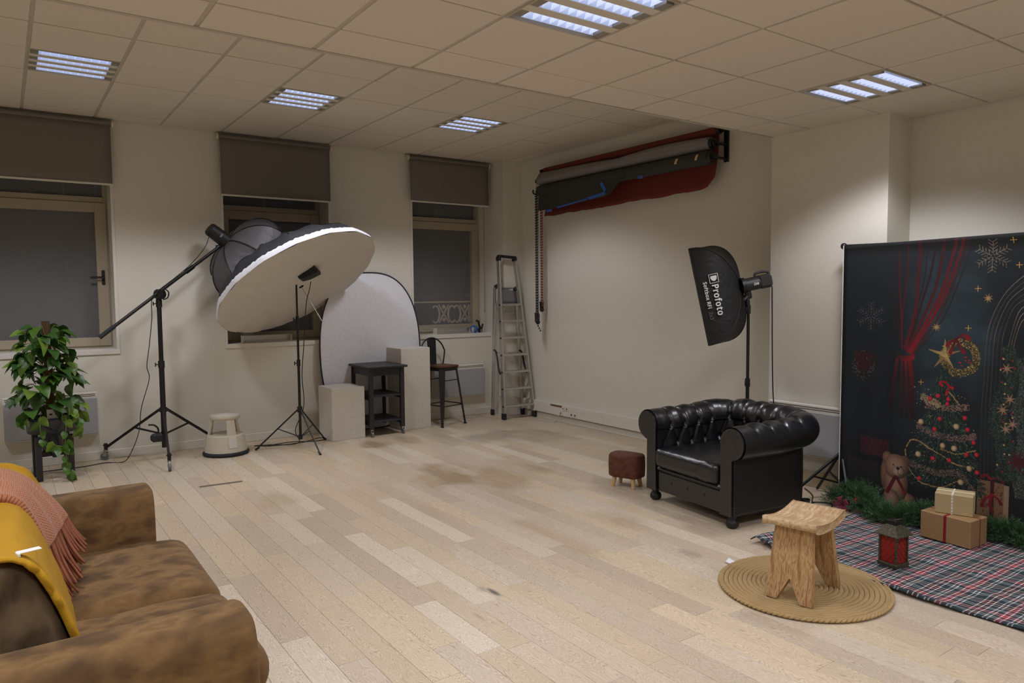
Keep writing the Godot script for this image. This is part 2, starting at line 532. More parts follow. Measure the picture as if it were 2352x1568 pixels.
func ceiling_light(x: float, y: float, z: float, label: String, full := true, group := "") -> void:
	var t := thing("ceiling_light", label, "ceiling light", Vector3(x, y, z), 0.0, group)
	var st := S()
	bx(st, -0.292, 0.292, 0.066, 0.072, -0.292, 0.292)
	for s in [-1, 1]:
		bx(st, s * 0.292, s * 0.287, -0.002, 0.07, -0.292, 0.292)
		bx(st, -0.287, 0.287, -0.002, 0.07, s * 0.292, s * 0.287)
	fin("housing", st, sm("lamp_body"), t)
	for k in 3:
		st = S()
		bx(st, -0.287, 0.287, 0.0, 0.05, -0.145 + 0.145 * k - 0.031, -0.145 + 0.145 * k + 0.031, 0.001)
		fin("divider_bar", st, sm("divider_white"), t)
	for k in 4:
		var cz := -0.2175 + 0.145 * k
		st = S(true)
		var prof := [Vector2(-0.0405, 0.003), Vector2(-0.034, 0.03), Vector2(-0.018, 0.05), Vector2(0.018, 0.05), Vector2(0.034, 0.03), Vector2(0.0405, 0.003)]
		for i in 5:
			var a: Vector2 = prof[i]
			var b: Vector2 = prof[i + 1]
			quad_out(st, Vector3(-0.236, a.y, cz + a.x), Vector3(0.236, a.y, cz + a.x), Vector3(0.236, b.y, cz + b.x), Vector3(-0.236, b.y, cz + b.x), Vector3(0, -1, 0))
		fin("reflector", st, sm("lamp_trough"), t)
		st = S()
		cyl(st, Vector3(-0.27, 0.036, cz), Vector3(0.27, 0.036, cz), 0.008, -1.0, 8)
		fin("tube", st, sm("lamp_tube"), t)
		for s in [-1, 1]:
			st = S(true)
			prism(st, PackedVector2Array([Vector2(0.234, 0.0), Vector2(0.287, 0.002), Vector2(0.287, 0.05), Vector2(0.25, 0.05)]), cz - 0.04, cz + 0.04, Transform3D(Basis(Vector3(s, 0, 0), Vector3.UP, Vector3(0, 0, s)), Vector3(0, 0, 0)) if s > 0 else Transform3D(Basis(Vector3(-1, 0, 0), Vector3.UP, Vector3(0, 0, 1)), Vector3.ZERO))
			fin("end_cap", st, sm("lamp_cap"), t)
		if full:
			if blade_mesh == null:
				st = S(true)
				prism(st, PackedVector2Array([Vector2(-0.039, 0.003), Vector2(0.039, 0.003), Vector2(0.03, 0.03), Vector2(-0.03, 0.03)]), -0.001, 0.001, Transform3D(Basis(Vector3.UP, PI / 2), Vector3.ZERO))
				st.generate_normals(); st.index(); blade_mesh = st.commit()
				blade_mesh.surface_set_material(0, sm("lamp_blade"))
			for i in 9:
				inst("blade", blade_mesh, t, Transform3D(Basis(), Vector3(-0.21 + 0.0525 * i, 0.0, cz)))
	var l := SpotLight3D.new()
	l.name = "light"
	l.position = Vector3(0, -0.02, 0)
	l.rotation = Vector3(-PI / 2, 0, 0)
	l.light_color = LAMP_WHITE
	l.light_energy = LAMP_ENERGY
	l.light_size = 0.2
	l.spot_angle = 66.0
	l.spot_angle_attenuation = 0.40
	l.spot_range = 14.0
	l.spot_attenuation = 2.0
	l.shadow_enabled = true
	t.add_child(l)

func ceiling_lights() -> void:
	ceiling_light(0.54, H2, -6.638, "square louvred ceiling light in the raised ceiling above the first window")
	ceiling_light(2.34, H2, -6.638, "square louvred ceiling light in the raised ceiling above the umbrella lamp")
	ceiling_light(4.14, H2, -6.638, "square louvred ceiling light in the raised ceiling nearest the paper rolls")
	ceiling_light(2.357, H1, -2.676, "largest square louvred ceiling light cut by the top of the picture, in the lowered ceiling")
	ceiling_light(4.757, H1, -2.676, "square louvred ceiling light in the lowered ceiling above the dark printed backdrop")
	for p in [[-1.26, H2, -6.638], [-0.043, H1, -2.676], [-2.443, H1, -2.676], [-0.043, H1, -0.276], [2.357, H1, -0.276], [4.757, H1, -0.276], [-2.443, H1, -0.276], [2.357, H1, 2.124], [-0.043, H1, 2.124]]:
		ceiling_light(p[0], p[1], p[2], "louvred ceiling light out of the picture, lighting the near part of the room", false, "ceiling lights behind the camera")

# ---------------------------------------------------------------- shell
const OPEN := [[-0.25, 0.955], [2.05, 3.25], [4.37, 5.557]]
const SILL := 1.10
const HEAD := 3.02

func room_shell() -> void:
	var st := S(true)
	var zb := ZW - 0.42
	var top := H2 + 0.2
	var edges := [XL - 0.3]
	for o in OPEN:
		edges.append(o[0]); edges.append(o[1])
	edges.append(XB + 0.35)
	for k in 4: bx(st, edges[2 * k], edges[2 * k + 1], -0.15, top, zb, ZW)
	for o in OPEN:
		bx(st, o[0], o[1], -0.15, SILL, zb, ZW)
		bx(st, o[0], o[1], HEAD, top, zb, ZW)
	struct("wall_back", st, sm("wall_paint"))
	st = S(true)
	bx(st, XB, XB + 0.35, -0.15, top, ZW, ZE - 0.006)
	bx(st, XP, XB + 0.35, -0.15, top, -3.945, -2.92)
	bx(st, 5.893, XB + 0.35, -0.15, top, -2.92, ZF + 0.3)
	bx(st, XP, XB, -0.15, top, ZW, -8.09)
	struct("wall_right", st, sm("wall_paint"))
	st = S(true)
	bx(st, XL - 0.3, XL, -0.15, top, ZW, ZF + 0.3)
	struct("wall_left", st, sm("wall_paint"))
	st = S(true)
	bx(st, XL, 5.893, -0.15, top, ZF, ZF + 0.3)
	struct("wall_front", st, sm("wall_paint"))
	# skirtings
	st = S(true)
	bx(st, XL, XP, 0.0, 0.09, ZW, ZW + 0.016, 0.004)
	struct("baseboard_back", st, sm("trim_white"))
	st = S(true)
	bx(st, XB - 0.018, XB, 0.0, 0.075, -8.09, -3.945, 0.004)
	bx(st, XP - 0.014, XB, 0.0, 0.09, -8.09, -8.075, 0.004)
	struct("baseboard_right", st, sm("trim_white"))
	st = S(true)
	bx(st, XP - 0.016, XP, 0.0, 0.13, -3.945, -2.92, 0.004)
	bx(st, 5.877, 5.893, 0.0, 0.13, -2.92, ZF, 0.004)
	struct("trim_1", st, sm("skirting_tan", hexc("b9a98c"), 0.6))

# ---------------------------------------------------------------- floor
func grain_texture() -> ImageTexture:
	var W := 1024
	var H := 1024
	var im := Image.create(W, H, false, Image.FORMAT_RGB8)
	var a := FastNoiseLite.new(); a.seed = 41; a.frequency = 0.011; a.fractal_octaves = 3; a.noise_type = FastNoiseLite.TYPE_SIMPLEX_SMOOTH; a.fractal_gain = 0.42
	var b := FastNoiseLite.new(); b.seed = 42; b.frequency = 0.11; b.fractal_octaves = 2
	var buf := PackedByteArray()
	buf.resize(W * H * 3)
	var at := 0
	for y in H:
		var strip := y / 128
		for x in W:
			var g := a.get_noise_2d(x * 0.17, y * (0.8 + 0.12 * (strip % 3)) + strip * 300.0)
			var r := fposmod(g * (13.0 + 2.0 * (strip % 4)), 1.0)
			var line := r * r * r if r < 0.9 else (1.0 - r) * 7.29     # a growth ring: soft on one side, sharp on the other
			var pore := b.get_noise_2d(x * 0.12, y * 1.7)
			var k := 0.62 * line + 0.26 * maxf(pore, 0.0)
			buf[at] = 234 - int(84.0 * k); buf[at + 1] = 221 - int(90.0 * k); buf[at + 2] = 201 - int(94.0 * k)
			at += 3
	im.set_data(W, H, false, Image.FORMAT_RGB8, buf)
	return ImageTexture.create_from_image(im)

func stain_texture() -> ImageTexture:      # worn, oiled and scorched spots in the varnish, over x 0..6 and z -8.5..-1
	var W := 512
	var H := 640
	var im := Image.create(W, H, false, Image.FORMAT_RGBA8)
	var n := FastNoiseLite.new(); n.seed = 5; n.frequency = 0.035; n.fractal_octaves = 4
	# x, z, half width, half length, strength, colour
	var spots := [[3.30, -5.75, 0.34, 0.5, 0.62, "8a6a38"], [3.55, -5.45, 0.3, 0.55, 0.45, "8f7040"], [4.05, -5.55, 0.14, 0.5, 0.5, "8a7040"], [3.35, -7.42, 0.22, 0.22, 0.6, "85693a"], [3.75, -7.45, 0.18, 0.25, 0.45, "85693a"],
		[4.6, -7.0, 0.5, 0.35, 0.45, "6e665a"], [5.0, -6.7, 0.4, 0.4, 0.35, "746a5c"], [2.16, -3.29, 0.022, 0.07, 0.85, "4a4448"], [2.13, -3.36, 0.03, 0.05, 0.4, "6a6058"], [1.93, -3.08, 0.015, 0.07, 0.5, "6b6254"],
		[1.79, -5.8, 0.2, 0.3, 0.3, "98834e"], [3.5, -3.05, 0.05, 0.1, 0.35, "6b6254"], [2.6, -4.9, 0.07, 0.9, 0.2, "9a7c48"], [3.0, -3.7, 0.07, 0.8, 0.2, "9a7c48"], [3.6, -3.75, 0.14, 0.35, 0.3, "96793f"]]
	im.fill(Color(0.6, 0.5, 0.35, 0.0))
	for s in spots:
		var c := hexc(s[5])
		var x0 := int((s[0] - s[2] * 1.5) / 6.0 * W)
		var x1 := int((s[0] + s[2] * 1.5) / 6.0 * W) + 1
		var y0 := int((s[1] + 8.5 - s[3] * 1.5) / 7.5 * H)
		var y1 := int((s[1] + 8.5 + s[3] * 1.5) / 7.5 * H) + 1
		for y in range(maxi(y0, 0), mini(y1, H)):
			for x in range(maxi(x0, 0), mini(x1, W)):
				var dx: float = (x / float(W) * 6.0 - s[0]) / s[2]
				var dy: float = (y / float(H) * 7.5 - 8.5 - s[1]) / s[3]
				var d := sqrt(dx * dx + dy * dy) + n.get_noise_2d(x * 0.8, y * 0.4) * 0.8
				var al: float = s[4] * clampf((1.05 - d) * 1.5, 0.0, 1.0) * (0.9 + 0.3 * n.get_noise_2d(x * 5.0 + 400, y * 1.2))
				var old := im.get_pixel(x, y)
				if al > old.a: im.set_pixel(x, y, Color(c.r, c.g, c.b, clampf(al, 0, 1)))
	return ImageTexture.create_from_image(im)

func floor_planks() -> void:
	var st := S(true)
	bx(st, XL - 0.3, XB + 0.35, -0.16, -0.014, ZW - 0.1, ZF + 0.3)
	var fl := struct("floor", st, sm("slab"))
	var m := sm("oak", Color.WHITE, 0.42)
	m.albedo_texture = grain_texture()
	m.vertex_color_use_as_albedo = true
	m.metallic_specular = 0.4
	m.roughness_texture = nt(33, 0.03, 256, 3, [[0.0, Color(0.75, 0.75, 0.75)], [1.0, Color.WHITE]])
	m.detail_enabled = true
	m.detail_albedo = stain_texture()
	m.detail_uv_layer = BaseMaterial3D.DETAIL_UV_2
	m.detail_blend_mode = BaseMaterial3D.BLEND_MODE_MIX
	var tones := [Color(0.84, 0.82, 0.79), Color(0.80, 0.76, 0.71), Color(0.85, 0.80, 0.71), Color(0.74, 0.70, 0.66), Color(0.89, 0.88, 0.86), Color(0.82, 0.77, 0.68), Color(0.79, 0.76, 0.73)]
	var all := []
	var k0 := -26
	for k in range(k0, 42):
		var x0 := 0.035 + 0.14 * k
		if x0 < XL - 0.1 or x0 > XB: continue
		var z := ZW - rng.randf_range(0.0, 0.9)
		while z < ZF:
			var ln := rng.randf_range(0.62, 1.35)
			var za := maxf(z, ZW)
			var zb := minf(z + ln, ZF)
			if zb - za > 0.02:
				var mid := Vector3(x0 + 0.07, 0, (za + zb) * 0.5)
				var near := mid.distance_to(Vector3(0, 1.646, 0))
				var seen := false
				for q: Vector3 in [mid, Vector3(mid.x, 0, za + 0.05), Vector3(mid.x, 0, zb - 0.05)]:
					var l := cam.transform.affine_inverse() * q
					if l.z < -0.5 and absf(l.x / l.z) < 0.72 and absf(l.y / l.z) < 0.49: seen = true
				if mid.x < 0.55 and mid.z > -4.2 and mid.z < -2.1: seen = false     # under the sofa
				all.append({"x": x0, "za": za, "zb": zb, "d": near if seen else near + 100.0, "tone": tones[rng.randi() % 7] * rng.randf_range(0.93, 1.04), "strip": rng.randi() % 8, "off": rng.randf()})
			z += ln
	all.sort_custom(func(p, q): return p.d < q.d)
	var rest := SurfaceTool.new()
	rest.begin(Mesh.PRIMITIVE_TRIANGLES); rest.set_smooth_group(-1)
	for i in all.size():
		var one := rest
		if i < 296:
			one = SurfaceTool.new()
			one.begin(Mesh.PRIMITIVE_TRIANGLES); one.set_smooth_group(-1)
		plank(one, all[i])
		if i < 296: fin("plank", one, m, fl)
	tag(fin("plank", rest, m, fl), "", "", "", "stuff")

func plank(st: SurfaceTool, d: Dictionary) -> void:
	var x0: float = d.x + 0.0006
	var x1: float = minf(d.x + 0.1394, XB)
	var za: float = d.za + 0.0008
	var zb: float = d.zb - 0.0008
	var b := 0.0011
	var col: Color = d.tone
	col.a = 1.0
	var place := func(p: Vector3) -> void:
		var u: float = d.off * 0.12 + (p.z - d.za) / 1.6
		st.set_uv(Vector2(u, (d.strip + clampf((p.x - d.x) / 0.14, 0.01, 0.99)) / 8.0))
		st.set_uv2(Vector2(p.x / 6.0, (p.z + 8.5) / 7.5).clamp(Vector2.ONE * 0.002, Vector2.ONE * 0.998))
		st.set_color(col)
		st.add_vertex(p)
	var face := func(p: Vector3, q: Vector3, r: Vector3, s: Vector3) -> void:
		for w: Vector3 in [p, r, q, p, s, r]: place.call(w)
	var A := [Vector3(x0 + b, 0, zb - b), Vector3(x1 - b, 0, zb - b), Vector3(x1 - b, 0, za + b), Vector3(x0 + b, 0, za + b)]
	var B := [Vector3(x0, -b, zb), Vector3(x1, -b, zb), Vector3(x1, -b, za), Vector3(x0, -b, za)]
	face.call(A[0], A[1], A[2], A[3])
	for i in 4:
		var j := (i + 1) % 4
		face.call(B[i], B[j], A[j], A[i])
		face.call(B[i] - Vector3(0, 0.012, 0), B[j] - Vector3(0, 0.012, 0), B[j], B[i])

# ---------------------------------------------------------------- ceilings
func seen_above(p: Vector3) -> bool:
	var l := cam.transform.affine_inverse() * p
	return l.z < -0.4 and absf(l.x / l.z) < 0.80 and l.y / l.z > -0.62

func cuts(lo: float, hi: float, origin: float) -> Array:
	var out := [lo]
	var k := ceilf((lo - origin) / 0.6 + 0.02)
	while origin + 0.6 * k < hi - 0.012:
		out.append(origin + 0.6 * k)
		k += 1.0
	out.append(hi)
	return out

func ceiling_field(root: MeshInstance3D, y: float, xs: Array, zs: Array, holes: Array) -> void:
	var m := sm("ceiling_tile")
	var rest := S()
	var rails := S()
	var any := false
	var made := {}
	for j in zs.size() - 1:
		for i in xs.size() - 1:
			var c := Vector3((xs[i] + xs[i + 1]) * 0.5, y, (zs[j] + zs[j + 1]) * 0.5)
			var skip := false
			for h in holes:
				if Vector2(h[0], h[1]).distance_to(Vector2(c.x, c.z)) < 0.2: skip = true
			if skip: continue
			var s := Vector3(xs[i + 1] - xs[i] - 0.026, 0.014, zs[j + 1] - zs[j] - 0.014)
			if s.x < 0.02 or s.z < 0.02: continue
			var seen := seen_above(c)
			for dx in [-0.3, 0.3]:
				for dz in [-0.3, 0.3]:
					if seen_above(c + Vector3(dx, 0, dz)): seen = true
			if seen:
				var key := "%.2f_%.2f" % [s.x, s.z]
				if not made.has(key):
					var st := S()
					box(st, Vector3.ZERO, s, 0.002)
					st.generate_normals(); st.index()
					made[key] = st.commit()
					made[key].surface_set_material(0, m)
				inst("tile", made[key], root, Transform3D(Basis(), c + Vector3(0, 0.009 + 0.0012 * sin(i * 7.0 + j * 3.0), 0)))
			else:
				box(rest, c + Vector3(0, 0.009, 0), s, 0.0)
				any = true
	if any: tag(fin("tile", rest, m, root), "", "", "", "stuff")
	for i in range(1, xs.size() - 1):
		var st := S()
		bx(st, xs[i] - 0.0145, xs[i] + 0.0145, y + 0.007, y + 0.02, zs[0], zs[zs.size() - 1], 0.001)
		fin("rail", st, sm("ceiling_rail"), root)
	for j in range(1, zs.size() - 1):
		var st := S()
		bx(st, xs[0], xs[xs.size() - 1], y + 0.014, y + 0.022, zs[j] - 0.012, zs[j] + 0.012)
		fin("rail", st, sm("ceiling_rail"), root)

func ceilings() -> void:
	var st := S(true)
	bx(st, XL - 0.3, XB + 0.35, H2 + 0.1, H2 + 0.3, ZW - 0.4, ZE + 0.02)
	var up := struct("ceiling", st, sm("plenum"))
	var hs := []
	for x in [-1.26, 0.54, 2.34, 4.14]: hs.append([x, -6.638])
	ceiling_field(up, H2, cuts(XL, XB, -0.36), cuts(ZW, ZE, -5.138), hs)
	st = S(true)
	bx(st, XL - 0.3, XB + 0.35, H1 + 0.1, H1 + 0.16, ZE, ZF + 0.3)
	var low := struct("ceiling", st, sm("plenum"))
	hs = []
	for z in [-2.676, -0.276, 2.124]:
		for x in [-2.443, -0.043, 2.357, 4.757]:
			if z > 2.0 and absf(x - 1.2) > 1.5: continue
			hs.append([x, z])
	ceiling_field(low, H1, cuts(XL, 5.893, 0.857), cuts(ZE, ZF, -4.176), hs)
	st = S(true)
	bx(st, XL, XB, H1 - 0.002, H2 + 0.1, ZE - 0.012, ZE)
	fin("fascia", st, sm("wall_paint"), low)
	st = S(true)
	bx(st, XL, XP, H1 - 0.004, H1 + 0.02, ZE - 0.016, ZE + 0.012)
	fin("edge_trim", st, sm("ceiling_rail"), low)

# ---------------------------------------------------------------- windows
func windows() -> void:
	for n in 3:
		var x0: float = OPEN[n][0]
		var x1: float = OPEN[n][1]
		var w := Node3D.new()
		w.name = "window_%d" % (n + 1)
		add_child(w)
		w.set_meta("kind", "structure")
		var zf := -8.715
		var m := sm("frame_alu")
		var st := S(true)      # fixed frame, with the transom
		for e in [[x0, x0 + 0.04], [x1 - 0.04, x1]]: bx(st, e[0], e[1], SILL, HEAD, zf - 0.07, zf, 0.003)
		bx(st, x0 + 0.04, x1 - 0.04, SILL, 1.15, zf - 0.07, zf, 0.003)
		bx(st, x0 + 0.04, x1 - 0.04, HEAD - 0.05, HEAD, zf - 0.07, zf, 0.003)
		bx(st, x0 + 0.04, x1 - 0.04, 2.637, 2.693, zf - 0.07, zf + 0.004, 0.003)
		fin("frame", st, m, w)
		st = S(true)      # opening sash
		for e in [[x0 + 0.02, x0 + 0.12], [x1 - 0.12, x1 - 0.016]]: bx(st, e[0], e[1], 1.148, 2.634, zf - 0.05, zf + 0.016, 0.003)
		bx(st, x0 + 0.12, x1 - 0.12, 1.148, 1.236, zf - 0.05, zf + 0.016, 0.003)
		bx(st, x0 + 0.12, x1 - 0.12, 2.534, 2.634, zf - 0.05, zf + 0.016, 0.003)
		var sash := fin("sash", st, m, w)
		st = S(true)
		bx(st, x0 + 0.11, x1 - 0.11, 1.22, 2.55, zf - 0.036, zf - 0.03)
		fin("pane", st, sm("glass_pane"), sash)
		st = S(true)
		bx(st, x0 + 0.03, x1 - 0.03, 2.68, HEAD - 0.03, zf - 0.036, zf - 0.03)
		fin("pane", st, sm("glass_pane"), w)
		st = S()
		var hx := x1 - 0.065 if n < 2 else x0 + 0.07
		box(st, Vector3(hx, 1.86, zf + 0.022), Vector3(0.03, 0.15, 0.014), 0.004)
		cyl(st, Vector3(hx, 1.86, zf + 0.02), Vector3(hx, 1.86, zf + 0.06), 0.011)
		bar(st, Vector3(hx + 0.01, 1.86, zf + 0.058), Vector3(hx - 0.12, 1.858, zf + 0.062), 0.022, 0.012, Vector3.BACK, 0.003)
		fin("handle", st, sm("black_plastic"), sash)
		st = S(true)
		bx(st, x0, x1, SILL, 1.122, zf, ZW + 0.012, 0.003)
		bx(st, x0 - 0.03, minf(x1 + 0.03, XP), 1.072, 1.122, ZW, ZW + 0.014, 0.003)
		fin("sill", st, sm("trim_white"), w)
		st = S(true)
		bx(st, x0 - 0.03, x0, 1.122, HEAD, ZW, ZW + 0.008, 0.002)
		if n < 2: bx(st, x1, x1 + 0.03, 1.122, HEAD, ZW, ZW + 0.008, 0.002)
		fin("casing", st, sm("trim_white"), w)

func blinds() -> void:
	var d := [[-0.3, 0.972, 2.775, "grey roller blind half lowered over the window behind the potted plant"], [2.016, 3.25, 2.75, "grey roller blind over the middle window behind the umbrella lamp"], [4.31, 5.49, 2.835, "narrowest grey roller blind, over the window beside the stepladder"]]
	for b in d:
		var x0: float = b[0]
		var x1: float = b[1]
		var t := thing("roller_blind", b[3], "blind", Vector3((x0 + x1) * 0.5, 3.40, ZW + 0.06), 0.0, "roller blinds over the windows")
		var h := (x1 - x0) * 0.5
		var st := S()
		cyl(st, Vector3(-h - 0.012, -0.012, 0), Vector3(h + 0.012, -0.012, 0), 0.03, -1.0, 18)
		fin("roller", st, sm("blind_cloth"), t)
		st = S()
		shell(st, 12, 8, func(u: float, w: float) -> Vector3: return Vector3(lerpf(-h, h, u), lerpf(b[2] - 3.40 + 0.012, -0.02, w), 0.024 + 0.003 * sin(u * 9.0) * (1.0 - w)), 0.0015)
		fin("fabric", st, sm("blind_cloth"), t)
		st = S()
		box(st, Vector3(0, b[2] - 3.40 + 0.006, 0.024), Vector3(2 * h + 0.006, 0.02, 0.012), 0.003)
		fin("bottom_bar", st, sm("trim_white"), t)
		for s in [-1, 1]:
			st = S()
			cyl(st, Vector3(s * (h + 0.012), -0.012, 0), Vector3(s * (h + 0.03), -0.012, 0), 0.034, -1.0, 18)
			box(st, Vector3(s * (h + 0.02), -0.012, -0.03), Vector3(0.016, 0.05, 0.06), 0.003)
			fin("bracket", st, sm("plastic_cream"), t)
		if x0 > 4.0:
			st = S()
			for dx in [0.0, 0.012]: tube(st, PackedVector3Array([Vector3(h - 0.06 + dx, -0.02, -0.02), Vector3(h - 0.06 + dx, -2.0, -0.02)]), 0.0022, 5)
			fin("pull_cord", st, sm("steel_grey"), t)

# ---------------------------------------------------------------- heaters and trunking
func heater(at: Vector3, turn: float, w: float, label: String) -> void:     # back against z = 0
	var t := thing("panel_heater", label, "heater", at, turn, "white electric panel heaters")
	var st := S()
	bx(st, -w / 2, w / 2, 0.0, 0.43, 0.012, 0.075, 0.006)
	bx(st, -w / 2 + 0.1, -w / 2 + 0.14, 0.05, 0.38, -0.0, 0.014)
	bx(st, w / 2 - 0.14, w / 2 - 0.1, 0.05, 0.38, -0.0, 0.014)
	fin("body", st, sm("trim_white"), t)
	st = S()
	bx(st, -w / 2 + 0.004, w / 2 - 0.004, 0.012, 0.372, 0.072, 0.083, 0.004)
	var m := sm("heater_grille"); relief(m, mats["t_grit"], 0.05); tri(m, Vector3.ONE * 3.0)
	fin("front_panel", st, m, t)
	st = S()
	for k in 2: bx(st, -w / 2 + 0.02, w / 2 - 0.02, 0.391 + 0.016 * k, 0.397 + 0.016 * k, 0.07, 0.0756)
	fin("vent_slot", st, sm("dark_gap"), t)

func heaters() -> void:
	heater(Vector3(0.36, 0.275, ZW), 0.0, 0.79, "white panel heater on the wall behind the potted plant")
	heater(Vector3(5.0, 0.275, ZW), 0.0, 0.8, "white panel heater under the window behind the bar stool")
	heater(Vector3(XP, 0.275, -3.42), -PI / 2, 0.96, "white panel heater on the wall behind the black armchair")

func trunking() -> void:
	var t := thing("cable_trunking", "white plastic cable trunking with sockets along the foot of the backdrop wall", "trunking", Vector3(XB, 0.09, -6.0))
	var st := S()
	bx(st, -0.055, 0.0, 0.0, 0.14, -2.075, -1.42, 0.003)
	bx(st, -0.055, 0.0, 0.0, 0.1, -1.42, -1.17, 0.0)
	bx(st, -0.055, 0.0, 0.13, 0.14, -1.42, -1.17, 0.0)
	bx(st, -0.055, 0.0, 0.0, 0.14, -1.17, 2.05, 0.003)
	fin("body", st, sm("trim_white"), t)
	st = S()
	bx(st, -0.0562, -0.05, 0.078, 0.0805, -2.07, 2.05)
	for z in [-0.4, 0.9]: bx(st, -0.0558, -0.05, 0.004, 0.136, z, z + 0.002)
	fin("lid_seam", st, sm("plastic_cream"), t)
	st = S()
	bx(st, -0.03, -0.005, 0.1, 0.13, -1.42, -1.17)
	fin("open_slot", st, sm("kraft_dark"), t)
	for p in [[-1.14, 0.1], [-1.07, 0.1], [-1.19, 0.035], [-0.98, 0.04], [-0.91, 0.04]]:
		st = S()
		box(st, Vector3(-0.058, p[1], p[0]), Vector3(0.008, 0.05, 0.055), 0.002)
		var s := fin("socket", st, sm("trim_white"), t)
		st = S()
		if p[1] > 0.08: box(st, Vector3(-0.0622, p[1], p[0]), Vector3(0.002, 0.022, 0.014))
		else: cyl(st, Vector3(-0.0615, p[1], p[0]), Vector3(-0.0628, p[1], p[0]), 0.013, -1.0, 12)
		fin("socket_hole", st, sm("dark_gap"), s)

# ---------------------------------------------------------------- sofa
func loft(st: SurfaceTool, cross: Callable, n: int, stations: Array, T: Transform3D, mid: Vector2) -> void:   # closed outline cross(k / n) swept along z; stations: (z, how far the outline shrinks); both ends closed
	var rings := []
	var base := PackedVector2Array()
	for k in n: base.append(cross.call(float(k) / n))
	for s in stations:
		var ring := PackedVector3Array()
		for k in n:
			var d := (base[(k + 1) % n] - base[(k - 1 + n) % n]).normalized()
			var q = base[k] + Vector2(-d.y, d.x) * s[1]
			ring.append(T * Vector3(q.x, q.y, s[0]))
		rings.append(ring)
	for i in rings.size() - 1:
		for k in n: quad(st, rings[i][k], rings[i][(k + 1) % n], rings[i + 1][(k + 1) % n], rings[i + 1][k])
	var a := T * Vector3(mid.x, mid.y, stations[0][0])
	var b := T * Vector3(mid.x, mid.y, stations[stations.size() - 1][0])
	for k in n:
		tri_out(st, a, rings[0][k], rings[0][(k + 1) % n], a - b)
		tri_out(st, b, rings[rings.size() - 1][k], rings[rings.size() - 1][(k + 1) % n], b - a)

func round_ends(z0: float, z1: float, r: float, between := 8) -> Array:
	var out := []
	for k in 6:
		var t := PI / 2 * k / 5.0
		out.append([z0 + r * (1.0 - sin(t)), r * (1.0 - cos(t))])
	out.reverse()
	for k in range(1, between): out.append([lerpf(z0 + r, z1 - r, float(k) / between), 0.0])
	for k in 6:
		var t := PI / 2 * k / 5.0
		out.append([z1 - r * (1.0 - sin(t)), r * (1.0 - cos(t))])
	return out

const BACK := [Vector2(0.18, 0.30), Vector2(0.165, 0.45), Vector2(0.125, 0.61), Vector2(0.098, 0.70), Vector2(0.078, 0.756), Vector2(0.055, 0.81), Vector2(0.032, 0.85), Vector2(0.004, 0.878), Vector2(-0.04, 0.890), Vector2(-0.20, 0.893), Vector2(-0.36, 0.87), Vector2(-0.46, 0.80), Vector2(-0.50, 0.66), Vector2(-0.50, 0.40)]

func along(line: Array, t: float) -> Vector2:
	var f := clampf(t, 0.0, 1.0) * (line.size() - 1)
	var i := mini(int(f), line.size() - 2)
	var a: Vector2 = line[i]
	var b: Vector2 = line[i + 1]
	return a.cubic_interpolate(b, line[maxi(i - 1, 0)], line[mini(i + 2, line.size() - 1)], f - i)

